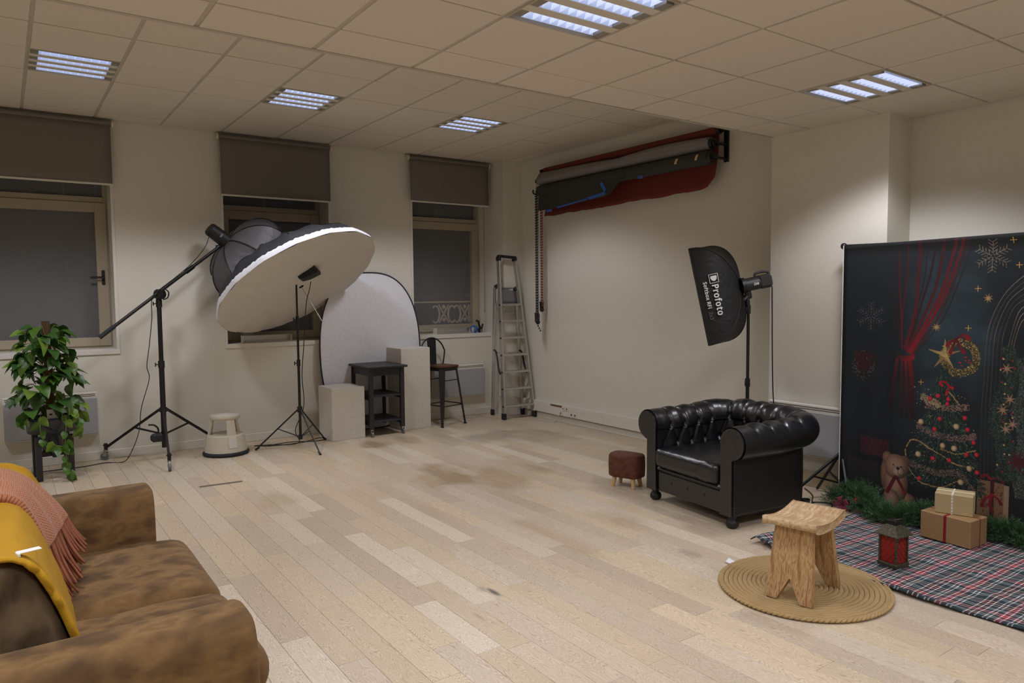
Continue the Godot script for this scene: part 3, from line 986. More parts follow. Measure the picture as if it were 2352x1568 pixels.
func sofa() -> void:
	var t := thing("sofa", "worn brown suede two-seater sofa cut by the left edge of the picture", "sofa", Vector3(0.1, 0, -3.1))
	var m := sm("suede")
	var along_x := Basis(Vector3(0, 0, 1), Vector3.UP, Vector3(-1, 0, 0))    # outline x lies along world z, sweep along -x
	var arm := func(k: float) -> Vector2:
		var a := TAU * k
		var c := cos(a); var s := sin(a)
		var y := 0.39 + 0.31 * signf(s) * pow(absf(s), 0.62)
		return Vector2(0.142 * signf(c) * pow(absf(c), 0.55) * (1.0 + 0.03 * s), y)
	for z in [-4.06, -2.275]:
		var st := S()
		loft(st, arm, 44, round_ends(-0.585, 0.58, 0.03, 12), Transform3D(along_x, Vector3(0, 0, z)), Vector2(0, 0.4))
		fw("arm", st, m, t)
	for c in [[-3.51, 0.80], [-2.765, 0.67]]:
		var st := S()
		var hz: float = c[1] * 0.5
		pillow(st, Vector3(0.262, 0.365, c[0]), Vector3(0.90, 0.19, c[1] - 0.012), 0.085, 16, Basis(), func(p: Vector3, d: Vector3) -> Vector3:
			var cr := (1.0 - pow(absf(p.z) / hz, 2.5)) * (1.0 - pow(absf(p.x) / 0.45, 4.0))
			return p + Vector3(0, 0.022 * cr * maxf(d.y, 0.0) + 0.004 * sin(p.x * 21.0 + p.z * 9.0) * maxf(d.y, 0.0), 0))
		fw("seat_cushion", st, m, t)
	var st := S()
	box(st, Vector3(0.26, 0.17, -3.165), Vector3(0.78, 0.2, 1.5), 0.03)
	fw("seat_base", st, m, t)
	st = S()
	var poly := PackedVector2Array()
	for k in 30: poly.append(along(BACK, k / 29.0))
	poly.append(Vector2(-0.49, 0.12)); poly.append(Vector2(0.1, 0.12))
	var n := poly.size()
	loft(st, func(k: float) -> Vector2: return poly[int(k * n + 0.5) % n], n, round_ends(-3.915, -2.49, 0.035, 10), Transform3D(), Vector2(-0.15, 0.55))
	fw("backrest", st, sm("suede_grey"), t)
	st = S()
	for x in [-0.45, 0.5]:
		for z in [-4.06, -2.275]: cyl(st, Vector3(x, 0.0, z), Vector3(x, 0.10, z), 0.025, 0.03)
	fw("foot", st, sm("black_plastic"), t)
	# the yellow throw
	var y := thing("throw_blanket", "mustard yellow woven throw spread over the back of the brown sofa", "throw", Vector3(-0.05, 0.88, -3.2))
	st = S()
	var nz := FastNoiseLite.new(); nz.seed = 9; nz.frequency = 1.6
	shell(st, 70, 54, func(u: float, w: float) -> Vector3:
		var q := along(BACK, 0.07 + 0.83 * w)
		var q2 := along(BACK, 0.09 + 0.83 * w)
		var nr := Vector2(q2.y - q.y, q.x - q2.x).normalized()
		var z := lerpf(-2.47, -3.90, u) + 0.012 * nz.get_noise_2d(w * 3.0, 40.0)
		var far := smoothstep(0.72, 0.86, u)
		var lift := 0.012 + 0.010 * maxf(0.0, sin(z * 30.0 + w * 5.0)) * exp(-pow((z + 2.55) / 0.10, 2.0)) + far * (0.022 + 0.014 * sin(z * 55.0 + w * 7.0)) + 0.006 * nz.get_noise_2d(z * 2.0, w * 3.0) + 0.012 * exp(-pow((u - 0.02) / 0.03, 2.0))
		return Vector3(q.x + nr.x * lift, q.y + nr.y * lift, z), 0.008)
	fw("cloth", st, sm("yellow_weave"), y)
	st = S()
	for k in 2:
		var pts := []
		for i in 13:
			var q := along(BACK, 0.07 + 0.45 * i / 12.0)
			pts.append(Vector3(q.x + 0.016, q.y + 0.014, -2.478 - 0.035 * k + 0.006 * sin(i * 2.4)))
		tube(st, smooth_path(pts, 4), 0.011 - 0.003 * k, 7)
	fw("hem", st, sm("yellow_weave"), y)
	st = S()
	box(st, Vector3(0.035, 0.912, -2.52), Vector3(0.06, 0.0016, 0.028), 0.0, Basis(Vector3.UP, 0.25))
	box(st, Vector3(0.008, 0.908, -2.508), Vector3(0.006, 0.008, 0.03), 0.0, Basis(Vector3.UP, 0.25))
	fw("care_label", st, sm("paper_white"), y)
	# the terracotta throw
	var k := thing("throw_blanket", "terracotta knitted throw with long fringe hanging over the yellow throw", "throw", Vector3(0.0, 0.93, -3.4))
	var near := [Vector2(-0.50, 0.90), Vector2(-0.25, 0.93), Vector2(-0.06, 0.935), Vector2(0.02, 0.905), Vector2(0.06, 0.84), Vector2(0.09, 0.765), Vector2(0.108, 0.70)]
	var far := [Vector2(-0.50, 0.92), Vector2(-0.25, 0.955), Vector2(-0.06, 0.96), Vector2(0.03, 0.925), Vector2(0.10, 0.855), Vector2(0.155, 0.78), Vector2(0.195, 0.71)]
	var knit := func(u: float, w: float) -> Vector3:
		var a := along(near, w)
		var b := along(far, w)
		var q := a.lerp(b, u)
		var lump := 0.010 * sin(u * PI) + 0.006 * sin(u * 17.0 + w * 4.0) * w
		return Vector3(q.x + lump * 0.7, q.y + lump * 0.7, lerpf(-3.215, -3.62, u))
	st = S()
	shell(st, 26, 44, func(u: float, w: float) -> Vector3: return knit.call(u, 1.0 - w), 0.036, Vector2(1.1, 2.0))
	fw("knit", st, sm("terracotta_knit"), k)
	for i in 24:
		var u := (i + 0.5) / 24.0
		var p: Vector3 = knit.call(u, 1.0) + Vector3(-0.012, 0.0, 0)
		var ln := lerpf(0.225, 0.13, u) * rng.randf_range(0.85, 1.1)
		var fx := lerpf(0.06, 0.05, u) + rng.randf_range(-0.012, 0.02)
		var path := smooth_path([p + Vector3(-0.01, 0.02, 0), p, p + Vector3(fx * 0.35, -ln * 0.4, rng.randf_range(-0.01, 0.01)), p + Vector3(fx * 0.75, -ln * 0.75, rng.randf_range(-0.015, 0.015)), p + Vector3(fx * 1.1, -ln, rng.randf_range(-0.025, 0.025))], 4)
		st = S()
		for s in 3:
			var o := Vector3(rng.randf_range(-0.006, 0.006), rng.randf_range(-0.004, 0.004), rng.randf_range(-0.007, 0.007))
			var pp := PackedVector3Array()
			for c in path.size(): pp.append(path[c] + o * (0.4 + 1.6 * c / path.size()))
			tube(st, pp, 0.0078, 5, false, 0.004)
		fw("tassel", st, sm("terracotta_yarn"), k)

# ---------------------------------------------------------------- chesterfield
func armchair() -> void:
	var t := thing("armchair", "black buttoned leather club armchair with rolled arms", "armchair", Vector3(4.543, 0, -3.576), -1.692)
	var m := sm("black_leather")
	var hx := 0.345; var zf := 0.415; var zb := -0.31; var r := 0.12
	var legs := [zf - (zb + r), PI / 2 * r, 2.0 * (hx - r), PI / 2 * r, zf - (zb + r)]
	var total := 0.0
	for l in legs: total += l
	var path := func(s: float) -> Array:      # point on the inner line and the outward direction in plan
		if s <= legs[0]: return [Vector2(-hx, zf - s), Vector2(-1, 0)]
		s -= legs[0]
		if s <= legs[1]:
			var a: float = s / r
			return [Vector2(-hx + r - r * cos(a), zb + r - r * sin(a)), Vector2(-cos(a), -sin(a))]
		s -= legs[1]
		if s <= legs[2]: return [Vector2(-hx + r + s, zb), Vector2(0, -1)]
		s -= legs[2]
		if s <= legs[3]:
			var a: float = s / r
			return [Vector2(hx - r + r * sin(a), zb + r - r * cos(a)), Vector2(sin(a), -cos(a))]
		s -= legs[3]
		return [Vector2(hx, zb + r + s), Vector2(1, 0)]
	var RR := 0.118
	var prof := func(w: float) -> Array:      # outward, height, normal (outward, up); w is the length along the profile
		if w < 0.27: return [0.0, 0.32 + w, -1.0, 0.0]
		var a := deg_to_rad(197.0) - (w - 0.27) / RR
		return [0.113 + RR * cos(a), 0.604 + RR * sin(a), cos(a), sin(a)]
	var wmax := 0.27 + deg_to_rad(272.0) * RR
	var rise := func(s: float) -> float: return 0.042 * smoothstep(0.30, 0.85, 1.0 - absf(s / total * 2.0 - 1.0))
	var pitch := total / 14.0
	var surf := func(u: float, q: float) -> Vector3:
		var s := u * total
		var w := q * wmax
		var pa: Array = path.call(s)
		var pr: Array = prof.call(w)
		var i := s / pitch - 0.5
		var j := (w - 0.14) / 0.165
		var da: float; var db: float; var puff: float
		if j < 1.0:
			da = absf(i - j * 0.5 - roundf(i - j * 0.5)); db = absf(i + j * 0.5 - roundf(i + j * 0.5))
		else:
			da = absf(i - 0.5 - roundf(i - 0.5)); db = da
		var fade := smoothstep(-1.0, -0.1, j) * (1.0 - smoothstep(1.9, 3.0, j)) * smoothstep(0.0, 0.10, u) * smoothstep(0.0, 0.10, 1.0 - u)
		var jb := absf(j - roundf(j))
		var ib := absf(i - 0.5 * absf(fposmod(roundf(j), 2.0)) - roundf(i - 0.5 * absf(fposmod(roundf(j), 2.0))))
		var button := exp(-(ib * ib * 90.0 + jb * jb * 90.0)) if j > -0.4 and j < 1.4 else 0.0
		puff = -0.011 * (exp(-da * da * 160.0) + exp(-db * db * 160.0)) - 0.020 * button + 0.012 * sqrt(minf(1.0, 4.0 * da * db + 0.05))
		var sag := 0.004 * sin(s * 31.0 + w * 17.0)
		var d := (puff + sag) * fade
		var o: float = pr[0] + pr[2] * d
		var y: float = pr[1] + pr[3] * d + rise.call(s) * smoothstep(0.1, 0.3, w)
		var p: Vector2 = pa[0] + pa[1] * o
		return Vector3(p.x, y, p.y)
	var st := S()
	grid(st, 190, 64, surf, true)
	fin("rolled_back_and_arms", st, m, t)
	for jrow in 2:
		for k in range(1, 14):
			var s := (k + 0.5 * (1.0 if jrow == 0 else 0.0)) * pitch + (0.0 if jrow == 0 else pitch * 0.0)
			if jrow == 0: s = (k + 0.5) * pitch
			else: s = float(k) * pitch + pitch
			if s > total - 0.12 or s < 0.1: continue
			var p: Vector3 = surf.call(s / total, (0.14 + 0.165 * jrow) / wmax)
			st = S()
			ball(st, p, 0.011, 8)
			fin("button", st, sm("black_leather_flat"), t)
	# outer panels under the roll
	st = S()
	grid(st, 60, 6, func(u: float, q: float) -> Vector3:
		var pa: Array = path.call(u * total)
		var p: Vector2 = pa[0] + pa[1] * (0.118 + 0.004 * sin(q * PI))
		return Vector3(p.x, lerpf(0.092, 0.51, q), p.y))
	fin("outer_panel", st, sm("black_leather_flat"), t)
	# scroll-shaped arm fronts with nail heads
	for sd in [-1, 1]:
		var poly := PackedVector2Array([Vector2(0.0, 0.092)])
		for k in 27: 
			var pr: Array = prof.call(0.02 + (wmax - 0.02) * k / 26.0)
			poly.append(Vector2(pr[0] - pr[2] * 0.008, pr[1] - pr[3] * 0.008))
		poly.append(Vector2(0.112, 0.484)); poly.append(Vector2(0.116, 0.092))
		st = S()
		var B := Basis(Vector3(sd, 0, 0), Vector3.UP, Vector3(0, 0, sd))
		prism(st, poly, (zf - 0.03) * sd, (zf + 0.012) * sd, Transform3D(B, Vector3(sd * hx, 0, 0)))
		fin("arm_front", st, m, t)
		st = S()
		var line := [Vector2(0.105, 0.10)]
		for k in 22: line.append(Vector2(0.105, 0.10 + 0.39 * k / 21.0))
		for k in 26:
			var a := deg_to_rad(-75.0 + 255.0 * k / 25.0)
			line.append(Vector2(0.113 + 0.098 * cos(a), 0.604 + 0.098 * sin(a)))
		for k in 26: line.append(Vector2(0.016, 0.60 - 0.5 * k / 25.0))
		for q: Vector2 in line: ball(st, Vector3(sd * (hx + q.x), q.y, zf + 0.013), 0.0042, 6, Vector3(1, 1, 0.6))
		for k in 42: ball(st, Vector3(sd * (hx + 0.119), 0.104, zf - 0.02 - 0.78 * k / 41.0 * 0.86), 0.0042, 6)
		for k in 22: ball(st, Vector3(sd * (hx + 0.119), 0.10 + 0.4 * k / 21.0, zf - 0.012), 0.0042, 6)
		fin("nailhead_trim", st, sm("nail_brass"), t)
	st = S()
	box(st, Vector3(0, 0.175, 0.385), Vector3(2.0 * hx - 0.004, 0.165, 0.05), 0.012)
	var rail := fin("front_rail", st, m, t)
	for k in 3:
		st = S()
		ball(st, Vector3(-0.18 + 0.18 * k, 0.185, 0.409), 0.013, 8, Vector3(1, 1, 0.6))
		fin("button", st, sm("black_leather_flat"), rail)
	st = S()
	for k in 36: ball(st, Vector3(-hx + 2.0 * hx * k / 35.0, 0.102, 0.412), 0.004, 6)
	fin("nailhead_trim", st, sm("nail_brass"), rail)
	st = S()
	box(st, Vector3(0, 0.275, 0.10), Vector3(2.0 * hx - 0.004, 0.045, 0.66), 0.018)
	fin("seat_deck", st, m, t)
	st = S()
	var wn := FastNoiseLite.new(); wn.seed = 4; wn.frequency = 4.5; wn.fractal_octaves = 3
	pillow(st, Vector3(0, 0.365, 0.085), Vector3(2.0 * hx - 0.02, 0.145, 0.75), 0.045, 22, Basis(), func(p: Vector3, d: Vector3) -> Vector3:
		var cr := (1.0 - pow(absf(p.x) / hx, 3.0)) * (1.0 - pow(absf(p.z) / 0.38, 3.0))
		return p + d * (0.018 * cr * absf(d.y) + 0.012 * wn.get_noise_2d(p.x * 0.6 + 3.0 * p.z, p.z * 0.5 - p.x * 2.0) * absf(d.y) + 0.004 * wn.get_noise_2d(p.x * 3.0, p.y * 3.0 + p.z)))
	fin("seat_cushion", st, m, t)
	for x in [-0.415, 0.415]:
		for z in [-0.37, 0.37]:
			st = S()
			lathe(st, [Vector2(0.0, 0.0), Vector2(0.026, 0.0), Vector2(0.042, 0.014), Vector2(0.046, 0.034), Vector2(0.038, 0.055), Vector2(0.024, 0.064), Vector2(0.03, 0.075), Vector2(0.034, 0.1)], 18, Transform3D(Basis(), Vector3(x, 0, z)))
			fin("bun_foot", st, sm("black_plastic"), t)

# ---------------------------------------------------------------- printed backdrop on its stand
var art: Image
const AK := 2.0          # canvas pixels per unit; 400 units to the metre

func dab(x: float, y: float, r: float, c: Color) -> void:
	x *= AK; y *= AK; r *= AK
	if r <= 0.9:
		art.fill_rect(Rect2i(int(x - r), int(y - r), maxi(1, int(r * 2)), maxi(1, int(r * 2))), c)
		return
	for j in range(-int(r), int(r) + 1):
		var h := int(sqrt(maxf(r * r - j * j, 0.0)))
		art.fill_rect(Rect2i(int(x) - h, int(y) + j, 2 * h + 1, 1), c)

func stroke(pts: Array, w0: float, w1: float, c0: Color, c1: Color) -> void:
	var p3 := []
	for p in pts: p3.append(Vector3(p[0], p[1], 0))
	var q := smooth_path(p3, 30)
	for i in q.size():
		var f := float(i) / q.size()
		dab(q[i].x, q[i].y, lerpf(w0, w1, f) * 0.5, c0.lerp(c1, f))

func blob(x: float, y: float, rx: float, ry: float, c: Color, edge: Color, grain := 0.06) -> void:     # a furry or papery oval, its rim darker in the print
	for j in range(int((y - ry) * AK), int((y + ry) * AK)):
		for i in range(int((x - rx) * AK), int((x + rx) * AK)):
			var dx := (i / AK - x) / rx
			var dy := (j / AK - y) / ry
			var d := dx * dx + dy * dy
			if d < 1.0 and i >= 0 and j >= 0 and i < art.get_width() and j < art.get_height():
				var q := c.lerp(edge, clampf(d * 0.7 + dx * 0.25 + dy * 0.15, 0.0, 1.0))
				var g := 1.0 + rng.randf_range(-grain, grain) * 2.0
				art.set_pixel(i, j, Color(q.r * g, q.g * g, q.b * g))

func backdrop_art() -> ImageTexture:
	var W := 760
	var H := 812
	art = Image.create(W / 2, H / 2, false, Image.FORMAT_RGB8)
	var n := FastNoiseLite.new(); n.seed = 3; n.frequency = 0.014; n.fractal_octaves = 4
	var dark := hexc("161d23"); var teal := hexc("465f68"); var ink := hexc("101113")
	for y in H / 2:
		for x in W / 2:
			var gx := (x * 2 - 300.0) / 120.0
			var gy := (y * 2 - 250.0) / 190.0
			var glow := clampf(1.25 - sqrt(gx * gx + gy * gy) + 0.55 * n.get_noise_2d(x, y), 0.0, 1.0)
			var c := dark.lerp(teal, glow * 0.85)
			c = c.lerp(hexc("141f27"), 0.4 + 0.4 * n.get_noise_2d(x + 500, y))
			if y < 22: c = c.lerp(hexc("131313"), 0.75)
			if x * 2 < 190: c = c.lerp(hexc("10161c"), 0.5)
			if y * 2 > 560: c = c.lerp(ink, clampf((y * 2 - 560) / 120.0, 0.0, 0.8))
			if y * 2 > 775 and x * 2 > 320: c = hexc("3a2a20").lerp(hexc("241a15"), n.get_noise_2d(x * 4, y) + 0.5)
			art.set_pixel(x, y, c)
	art.resize(int(W * AK), int(H * AK), Image.INTERPOLATE_CUBIC)
	# red curtain: bands gathered at a tie
	var dk := hexc("33151a"); var md := hexc("5c161e"); var br := hexc("82121e")
	for c in [[[[150, 30], [158, 140], [172, 290]], 6, dk], [[[166, 40], [169, 136], [176, 213], [180, 300]], 6, md], [[[192, 20], [189, 131], [180, 235], [181, 320]], 5, md], [[[226, 12], [222, 104], [215, 213], [190, 320]], 11, md], [[[246, 12], [240, 104], [224, 190], [196, 318]], 4, dk],
		[[[268, 12], [255, 105], [231, 194], [198, 320]], 7, dk], [[[291, 12], [271, 137], [238, 229], [194, 326]], 9, md], [[[323, 12], [288, 146], [253, 228], [200, 330]], 9, br], [[[341, 14], [305, 133], [266, 225], [206, 332]], 9, br], [[[352, 16], [316, 133], [276, 232], [212, 336]], 5, md], [[[364, 20], [328, 136], [286, 240], [216, 338]], 4, dk]]:
		stroke(c[0], c[1], c[1] * 0.8, c[2].darkened(0.45), c[2])
	for k in 6: stroke([[166 + k, 340 + k * 2], [190, 345 + k * 2], [214, 339 + k * 2]], 4, 6, dk, br)
	for c in [[[[168, 353], [162, 410], [152, 500]], 9, md], [[[183, 352], [183, 411], [185, 520]], 6, md], [[[192, 352], [196, 411], [200, 520]], 6, br], [[[203, 351], [210, 409], [216, 520]], 11, br]]: stroke(c[0], c[1], c[1] * 1.3, c[2], dk.darkened(0.5))
	# arch mouldings and the snowy window in it
	for j in range(330, 700):
		for k in 26:
			var x := rng.randf_range(462.0 + 20.0 * absf(sin(j * 0.02)), 560.0)
			var q := rng.randf()
			dab(x, j, 1.3, hexc("6a6e70").darkened(rng.randf() * 0.7) if q < 0.5 else hexc("1c2a22").lightened(rng.randf() * 0.2))
	for k in 5:
		var o := k * 9.0
		stroke([[520 - o * 0.1, 92 + o * 1.2], [482 + o * 0.4, 119 + o * 1.4], [442 + o * 0.6, 164 + o], [413 + o * 0.9, 233 + o * 0.6], [403 + o, 298], [401 + o, 392], [398 + o, 498], [401 + o, 670]], 2.2 - k * 0.3, 1.8 - k * 0.2, hexc("8d7c68") if k % 2 == 0 else hexc("5d5850"), hexc("6b5946"))
	for k in 3: stroke([[520, 178 + k * 14], [485 + k * 5, 198 + k * 12], [470 + k * 5, 226 + k * 8], [456 + k * 6, 290], [452 + k * 6, 330]], 2.0, 1.6, hexc("a08c78"), hexc("6f6152"))
	# stars, flakes
	for p in [[459, 24], [473, 89], [378, 149], [357, 256], [237, 415]]:
		var g := hexc("d9a94e")
		art.fill_rect(Rect2i(int((p[0] - 8) * AK), int((p[1] - 0.7) * AK), int(16 * AK), 3), g)
		art.fill_rect(Rect2i(int((p[0] - 0.7) * AK), int((p[1] - 8) * AK), 3, int(16 * AK)), g)
	for f in [[411, 63, 40, "6e5e46"], [85, 228, 42, "2c2c2c"]]:
		for a in 6:
			var d := Vector2.from_angle(a * PI / 3 + PI / 6)
			for k in range(4, int(f[2])):
				if rng.randf() < 0.75: dab(f[0] + d.x * k, f[1] + d.y * k, 0.8, hexc(f[3]).lightened(rng.randf() * 0.4))
				if k % 9 == 0:
					for s in [-1, 1]:
						var d2 := d.rotated(s * 0.9)
						for j in range(2, 14):
							if rng.randf() < 0.7: dab(f[0] + d.x * k + d2.x * j, f[1] + d.y * k + d2.y * j, 0.8, hexc(f[3]).lightened(rng.randf() * 0.3))
	for p in [[404, 175], [274, 256]]:
		for a in 8:
			var d := Vector2.from_angle(a * PI / 4 + 0.2)
			stroke([[p[0], p[1]], [p[0] + d.x * 12, p[1] + d.y * 12]], 5, 1, hexc("b99d66"), hexc("6b573a"))
	stroke([[322, 120], [321, 250]], 0.5, 0.5, hexc("52666c"), hexc("52666c"))
	# wreath with a star and a bow
	for k in 1500:
		var a := rng.randf() * TAU
		var rr := rng.randf_range(33.0, 54.0)
		var c := hexc("8a7340") if rng.randf() < 0.45 else (hexc("3a3822") if rng.randf() < 0.6 else hexc("c9b070"))
		dab(337 + cos(a) * rr * 0.98, 338 + sin(a) * rr, rng.randf_range(0.8, 2.2), c.darkened(rng.randf() * 0.4))
	for k in 9: dab(350 + rng.randf_range(-14, 22), 338 + rng.randf_range(-10, 26), 2.2, hexc("9e1f2c"))
	for a in 10:
		var d := Vector2.from_angle(a * TAU / 10 - PI / 2)
		var l := 44.0 if a % 2 == 0 else 16.0
		stroke([[297, 333], [297 + d.x * l, 333 + d.y * l]], 13, 1, hexc("c0a56c") if a % 4 < 2 else hexc("7d683e"), hexc("8a7348"))
	for c in [[[328, 287], [312, 296], [304, 306], 9], [[328, 287], [346, 276], [358, 284], 10], [[328, 287], [318, 310], [312, 326], 8], [[328, 287], [340, 312], [348, 322], 8]]: stroke([c[0], c[1], c[2]], c[3] * 0.5, c[3] * 1.3, hexc("4a0f16"), hexc("7e1720"))
	# dim second wreath, parcels
	for k in 260:
		var a := rng.randf() * TAU
		dab(66 + cos(a) * rng.randf_range(18, 36), 380 + sin(a) * rng.randf_range(20, 48), rng.randf_range(0.8, 1.8), [hexc("3a1518"), hexc("56504a"), hexc("20221f"), hexc("6a5a44")][rng.randi() % 4])
	for k in 30: blob(rng.randf_range(42, 92), rng.randf_range(345, 395), 7, 9, hexc("3c1216"), hexc("180c0e"))
	var rects := [[59, 596, 151, 650, "32131a"], [22, 668, 130, 760, "1b1a1d"], [394, 664, 456, 772, "70543c"], [456, 670, 468, 776, "8d7358"]]
	for q in rects:
		for j in range(int(q[1] * AK), int(q[3] * AK)):
			for i in range(int(q[0] * AK), int(q[2] * AK)):
				var c := hexc(q[4]).lightened(maxf(0.0, rng.randf_range(-0.3, 0.09)))
				art.set_pixel(i, mini(j + int((i / AK - q[0]) * 0.12), art.get_height() - 1), c)
	for k in 90: dab(rng.randf_range(398, 452), rng.randf_range(672, 770), rng.randf_range(1, 3), hexc("59301f"))
	for k in 50: dab(rng.randf_range(60, 150), rng.randf_range(597, 650), 0.8, hexc("8a4a50"))
	stroke([[136, 600], [148, 620], [150, 650]], 4, 6, hexc("5a1a22"), hexc("40121a"))
	stroke([[428, 664], [428, 720], [428, 776]], 9, 9, hexc("3d0f16"), hexc("2d0b10"))
	for c in [[[428, 700], [412, 718], [406, 735]], [[428, 700], [444, 712], [450, 722]], [[428, 700], [424, 724], [430, 746]], [[425, 660], [440, 652], [452, 662]], [[425, 660], [414, 650], [404, 656]]]: stroke(c, 5, 9, hexc("7c1420"), hexc("5a0f18"))
	# fir tree
	for k in 5200:
		var f := pow(rng.randf(), 0.7)
		var half := 8.0 + 108.0 * pow(f, 0.95)
		half *= 0.86 + 0.14 * absf(sin(f * 19.0))
		var x := 297.0 + f * 8.0 + rng.randf_range(-half, half)
		var y := 368.0 + f * 345.0
		var c := hexc("1d3129") if rng.randf() < 0.55 else (hexc("0f1714") if rng.randf() < 0.6 else hexc("41594d"))
		var d := Vector2((x - 297.0) / 60.0, 0.6 + rng.randf() * 0.5).normalized() * rng.randf_range(3, 9)
		for s in 5: dab(x + d.x * s / 4.0, y + d.y * s / 4.0, 0.8, c)
	for k in 130: dab(rng.randf_range(215, 385), rng.randf_range(430, 700), rng.randf_range(0.7, 1.3), hexc("c8b488").darkened(rng.randf() * 0.4))
	for c in [[[[253, 480], [311, 482], [362, 473]], "9a7460"], [[[230, 540], [279, 562], [348, 562], [384, 549]], "82605a"], [[[209, 653], [282, 671], [339, 661], [388, 702]], "7d5e52"], [[[240, 455], [265, 466], [285, 476]], "b09470"]]:
		var p3 := []
		for p in c[0]: p3.append(Vector3(p[0], p[1], 0))
		for q in smooth_path(p3, 26):
			for k in 7: dab(q.x + rng.randf_range(-5, 5), q.y + rng.randf_range(-9, 9), rng.randf_range(0.7, 1.7), hexc(c[1]).darkened(rng.randf() * 0.5).lightened(rng.randf() * 0.15))
	for c in [[[312, 436], [328, 453], [341, 470]], [[201, 607], [216, 585], [240, 588], [268, 606], [310, 624], [338, 637], [383, 637]], [[292, 600], [338, 606], [387, 588]], [[198, 615], [205, 660], [235, 698], [262, 710], [300, 709], [345, 679]]]:
		var p3 := []
		for p in c: p3.append(Vector3(p[0], p[1], 0))
		for q in smooth_path(p3, 22):
			dab(q.x + rng.randf_range(-1, 1), q.y + rng.randf_range(-1.5, 1.5), rng.randf_range(1.0, 2.0), hexc("8f7040").lightened(rng.randf() * 0.2))
	for p in [[262, 459], [282, 450], [310, 456], [308, 470], [288, 515], [355, 503], [275, 546], [363, 535], [362, 604], [389, 599], [318, 628], [272, 631], [240, 694], [392, 647], [380, 567]]: blob(p[0], p[1], 6, 6.5, hexc("d0283a"), hexc("5a0c14"), 0.02)
	for p in [[334, 530], [298, 590], [330, 592], [235, 624], [349, 684], [240, 529], [371, 641]]: blob(p[0], p[1], 8, 8.5, hexc("c8ae88"), hexc("5a4630"), 0.02)
	for c in [[[300, 408], [312, 420], [322, 424]], [[312, 420], [306, 436], [304, 444]], [[300, 408], [286, 412], [292, 420]]]: stroke(c, 5, 7, hexc("8c1420"), hexc("b01826"))
	# foliage up the arch
	for k in 2600:
		var f := rng.randf()
		var x := 452.0 + 26.0 * sin(f * 9.0) * 0.5 + rng.randf_range(-30, 26) * (0.5 + 0.5 * f)
		var y := 300.0 + f * 360.0
		var c: Color = [hexc("1a2a22"), hexc("2b4034"), hexc("0f1512"), hexc("3a4a3c")][rng.randi() % 4]
		var d := Vector2.from_angle(rng.randf() * TAU) * 5.0
		for s in 4: dab(x + d.x * s / 3.0, y + d.y * s / 3.0, 0.9, c)
	for p in [[452, 360], [462, 440], [446, 470], [470, 505], [455, 520]]:
		for a in 7:
			var d := Vector2.from_angle(a * TAU / 7 + p[0])
			stroke([p, [p[0] + d.x * 15, p[1] + d.y * 15]], 5, 1.5, hexc("a8886c"), hexc("6b5444"))
	for k in 26: dab(rng.randf_range(435, 478), rng.randf_range(300, 640), 2.3, hexc("8e1f30") if k % 2 else hexc("b89a68"))
	for a in 9:
		var d := Vector2.from_angle(a * TAU / 9)
		stroke([[486, 602], [486 + d.x * 26, 602 + d.y * 26]], 10, 3, hexc("3a1016"), hexc("4e1820"))
	# teddy bear with a ribbon
	var fur := hexc("8a6650"); var fe := hexc("3a281f")
	for q in [[144, 700, 20, 52, 0.0], [205, 762, 26, 18, 0.0], [172, 722, 36, 62, 0.1], [160, 772, 26, 30, 0.12], [146, 650, 17, 19, 0.0], [196, 654, 14, 18, -0.2], [173, 672, 36, 37, 0.1], [180, 686, 18, 16, 0.25]]:
		blob(q[0], q[1], q[2], q[3], fur.lightened(maxf(q[4], 0.0)).darkened(maxf(-q[4], 0.0)), fe)
	for c in [[[172, 704], [160, 730], [150, 752], 10], [[176, 704], [190, 728], [200, 746], 8]]: stroke([c[0], c[1], c[2]], c[3], c[3] * 1.2, hexc("43141c"), hexc("6e1420"))
	dab(179, 677, 4.5, hexc("17100e")); dab(166, 668, 2.2, hexc("120e0c")); dab(188, 671, 2.2, hexc("120e0c"))
	stroke([[179, 682], [180, 692], [188, 696]], 1.2, 1.2, hexc("2a1c16"), hexc("2a1c16"))
	return ImageTexture.create_from_image(art)

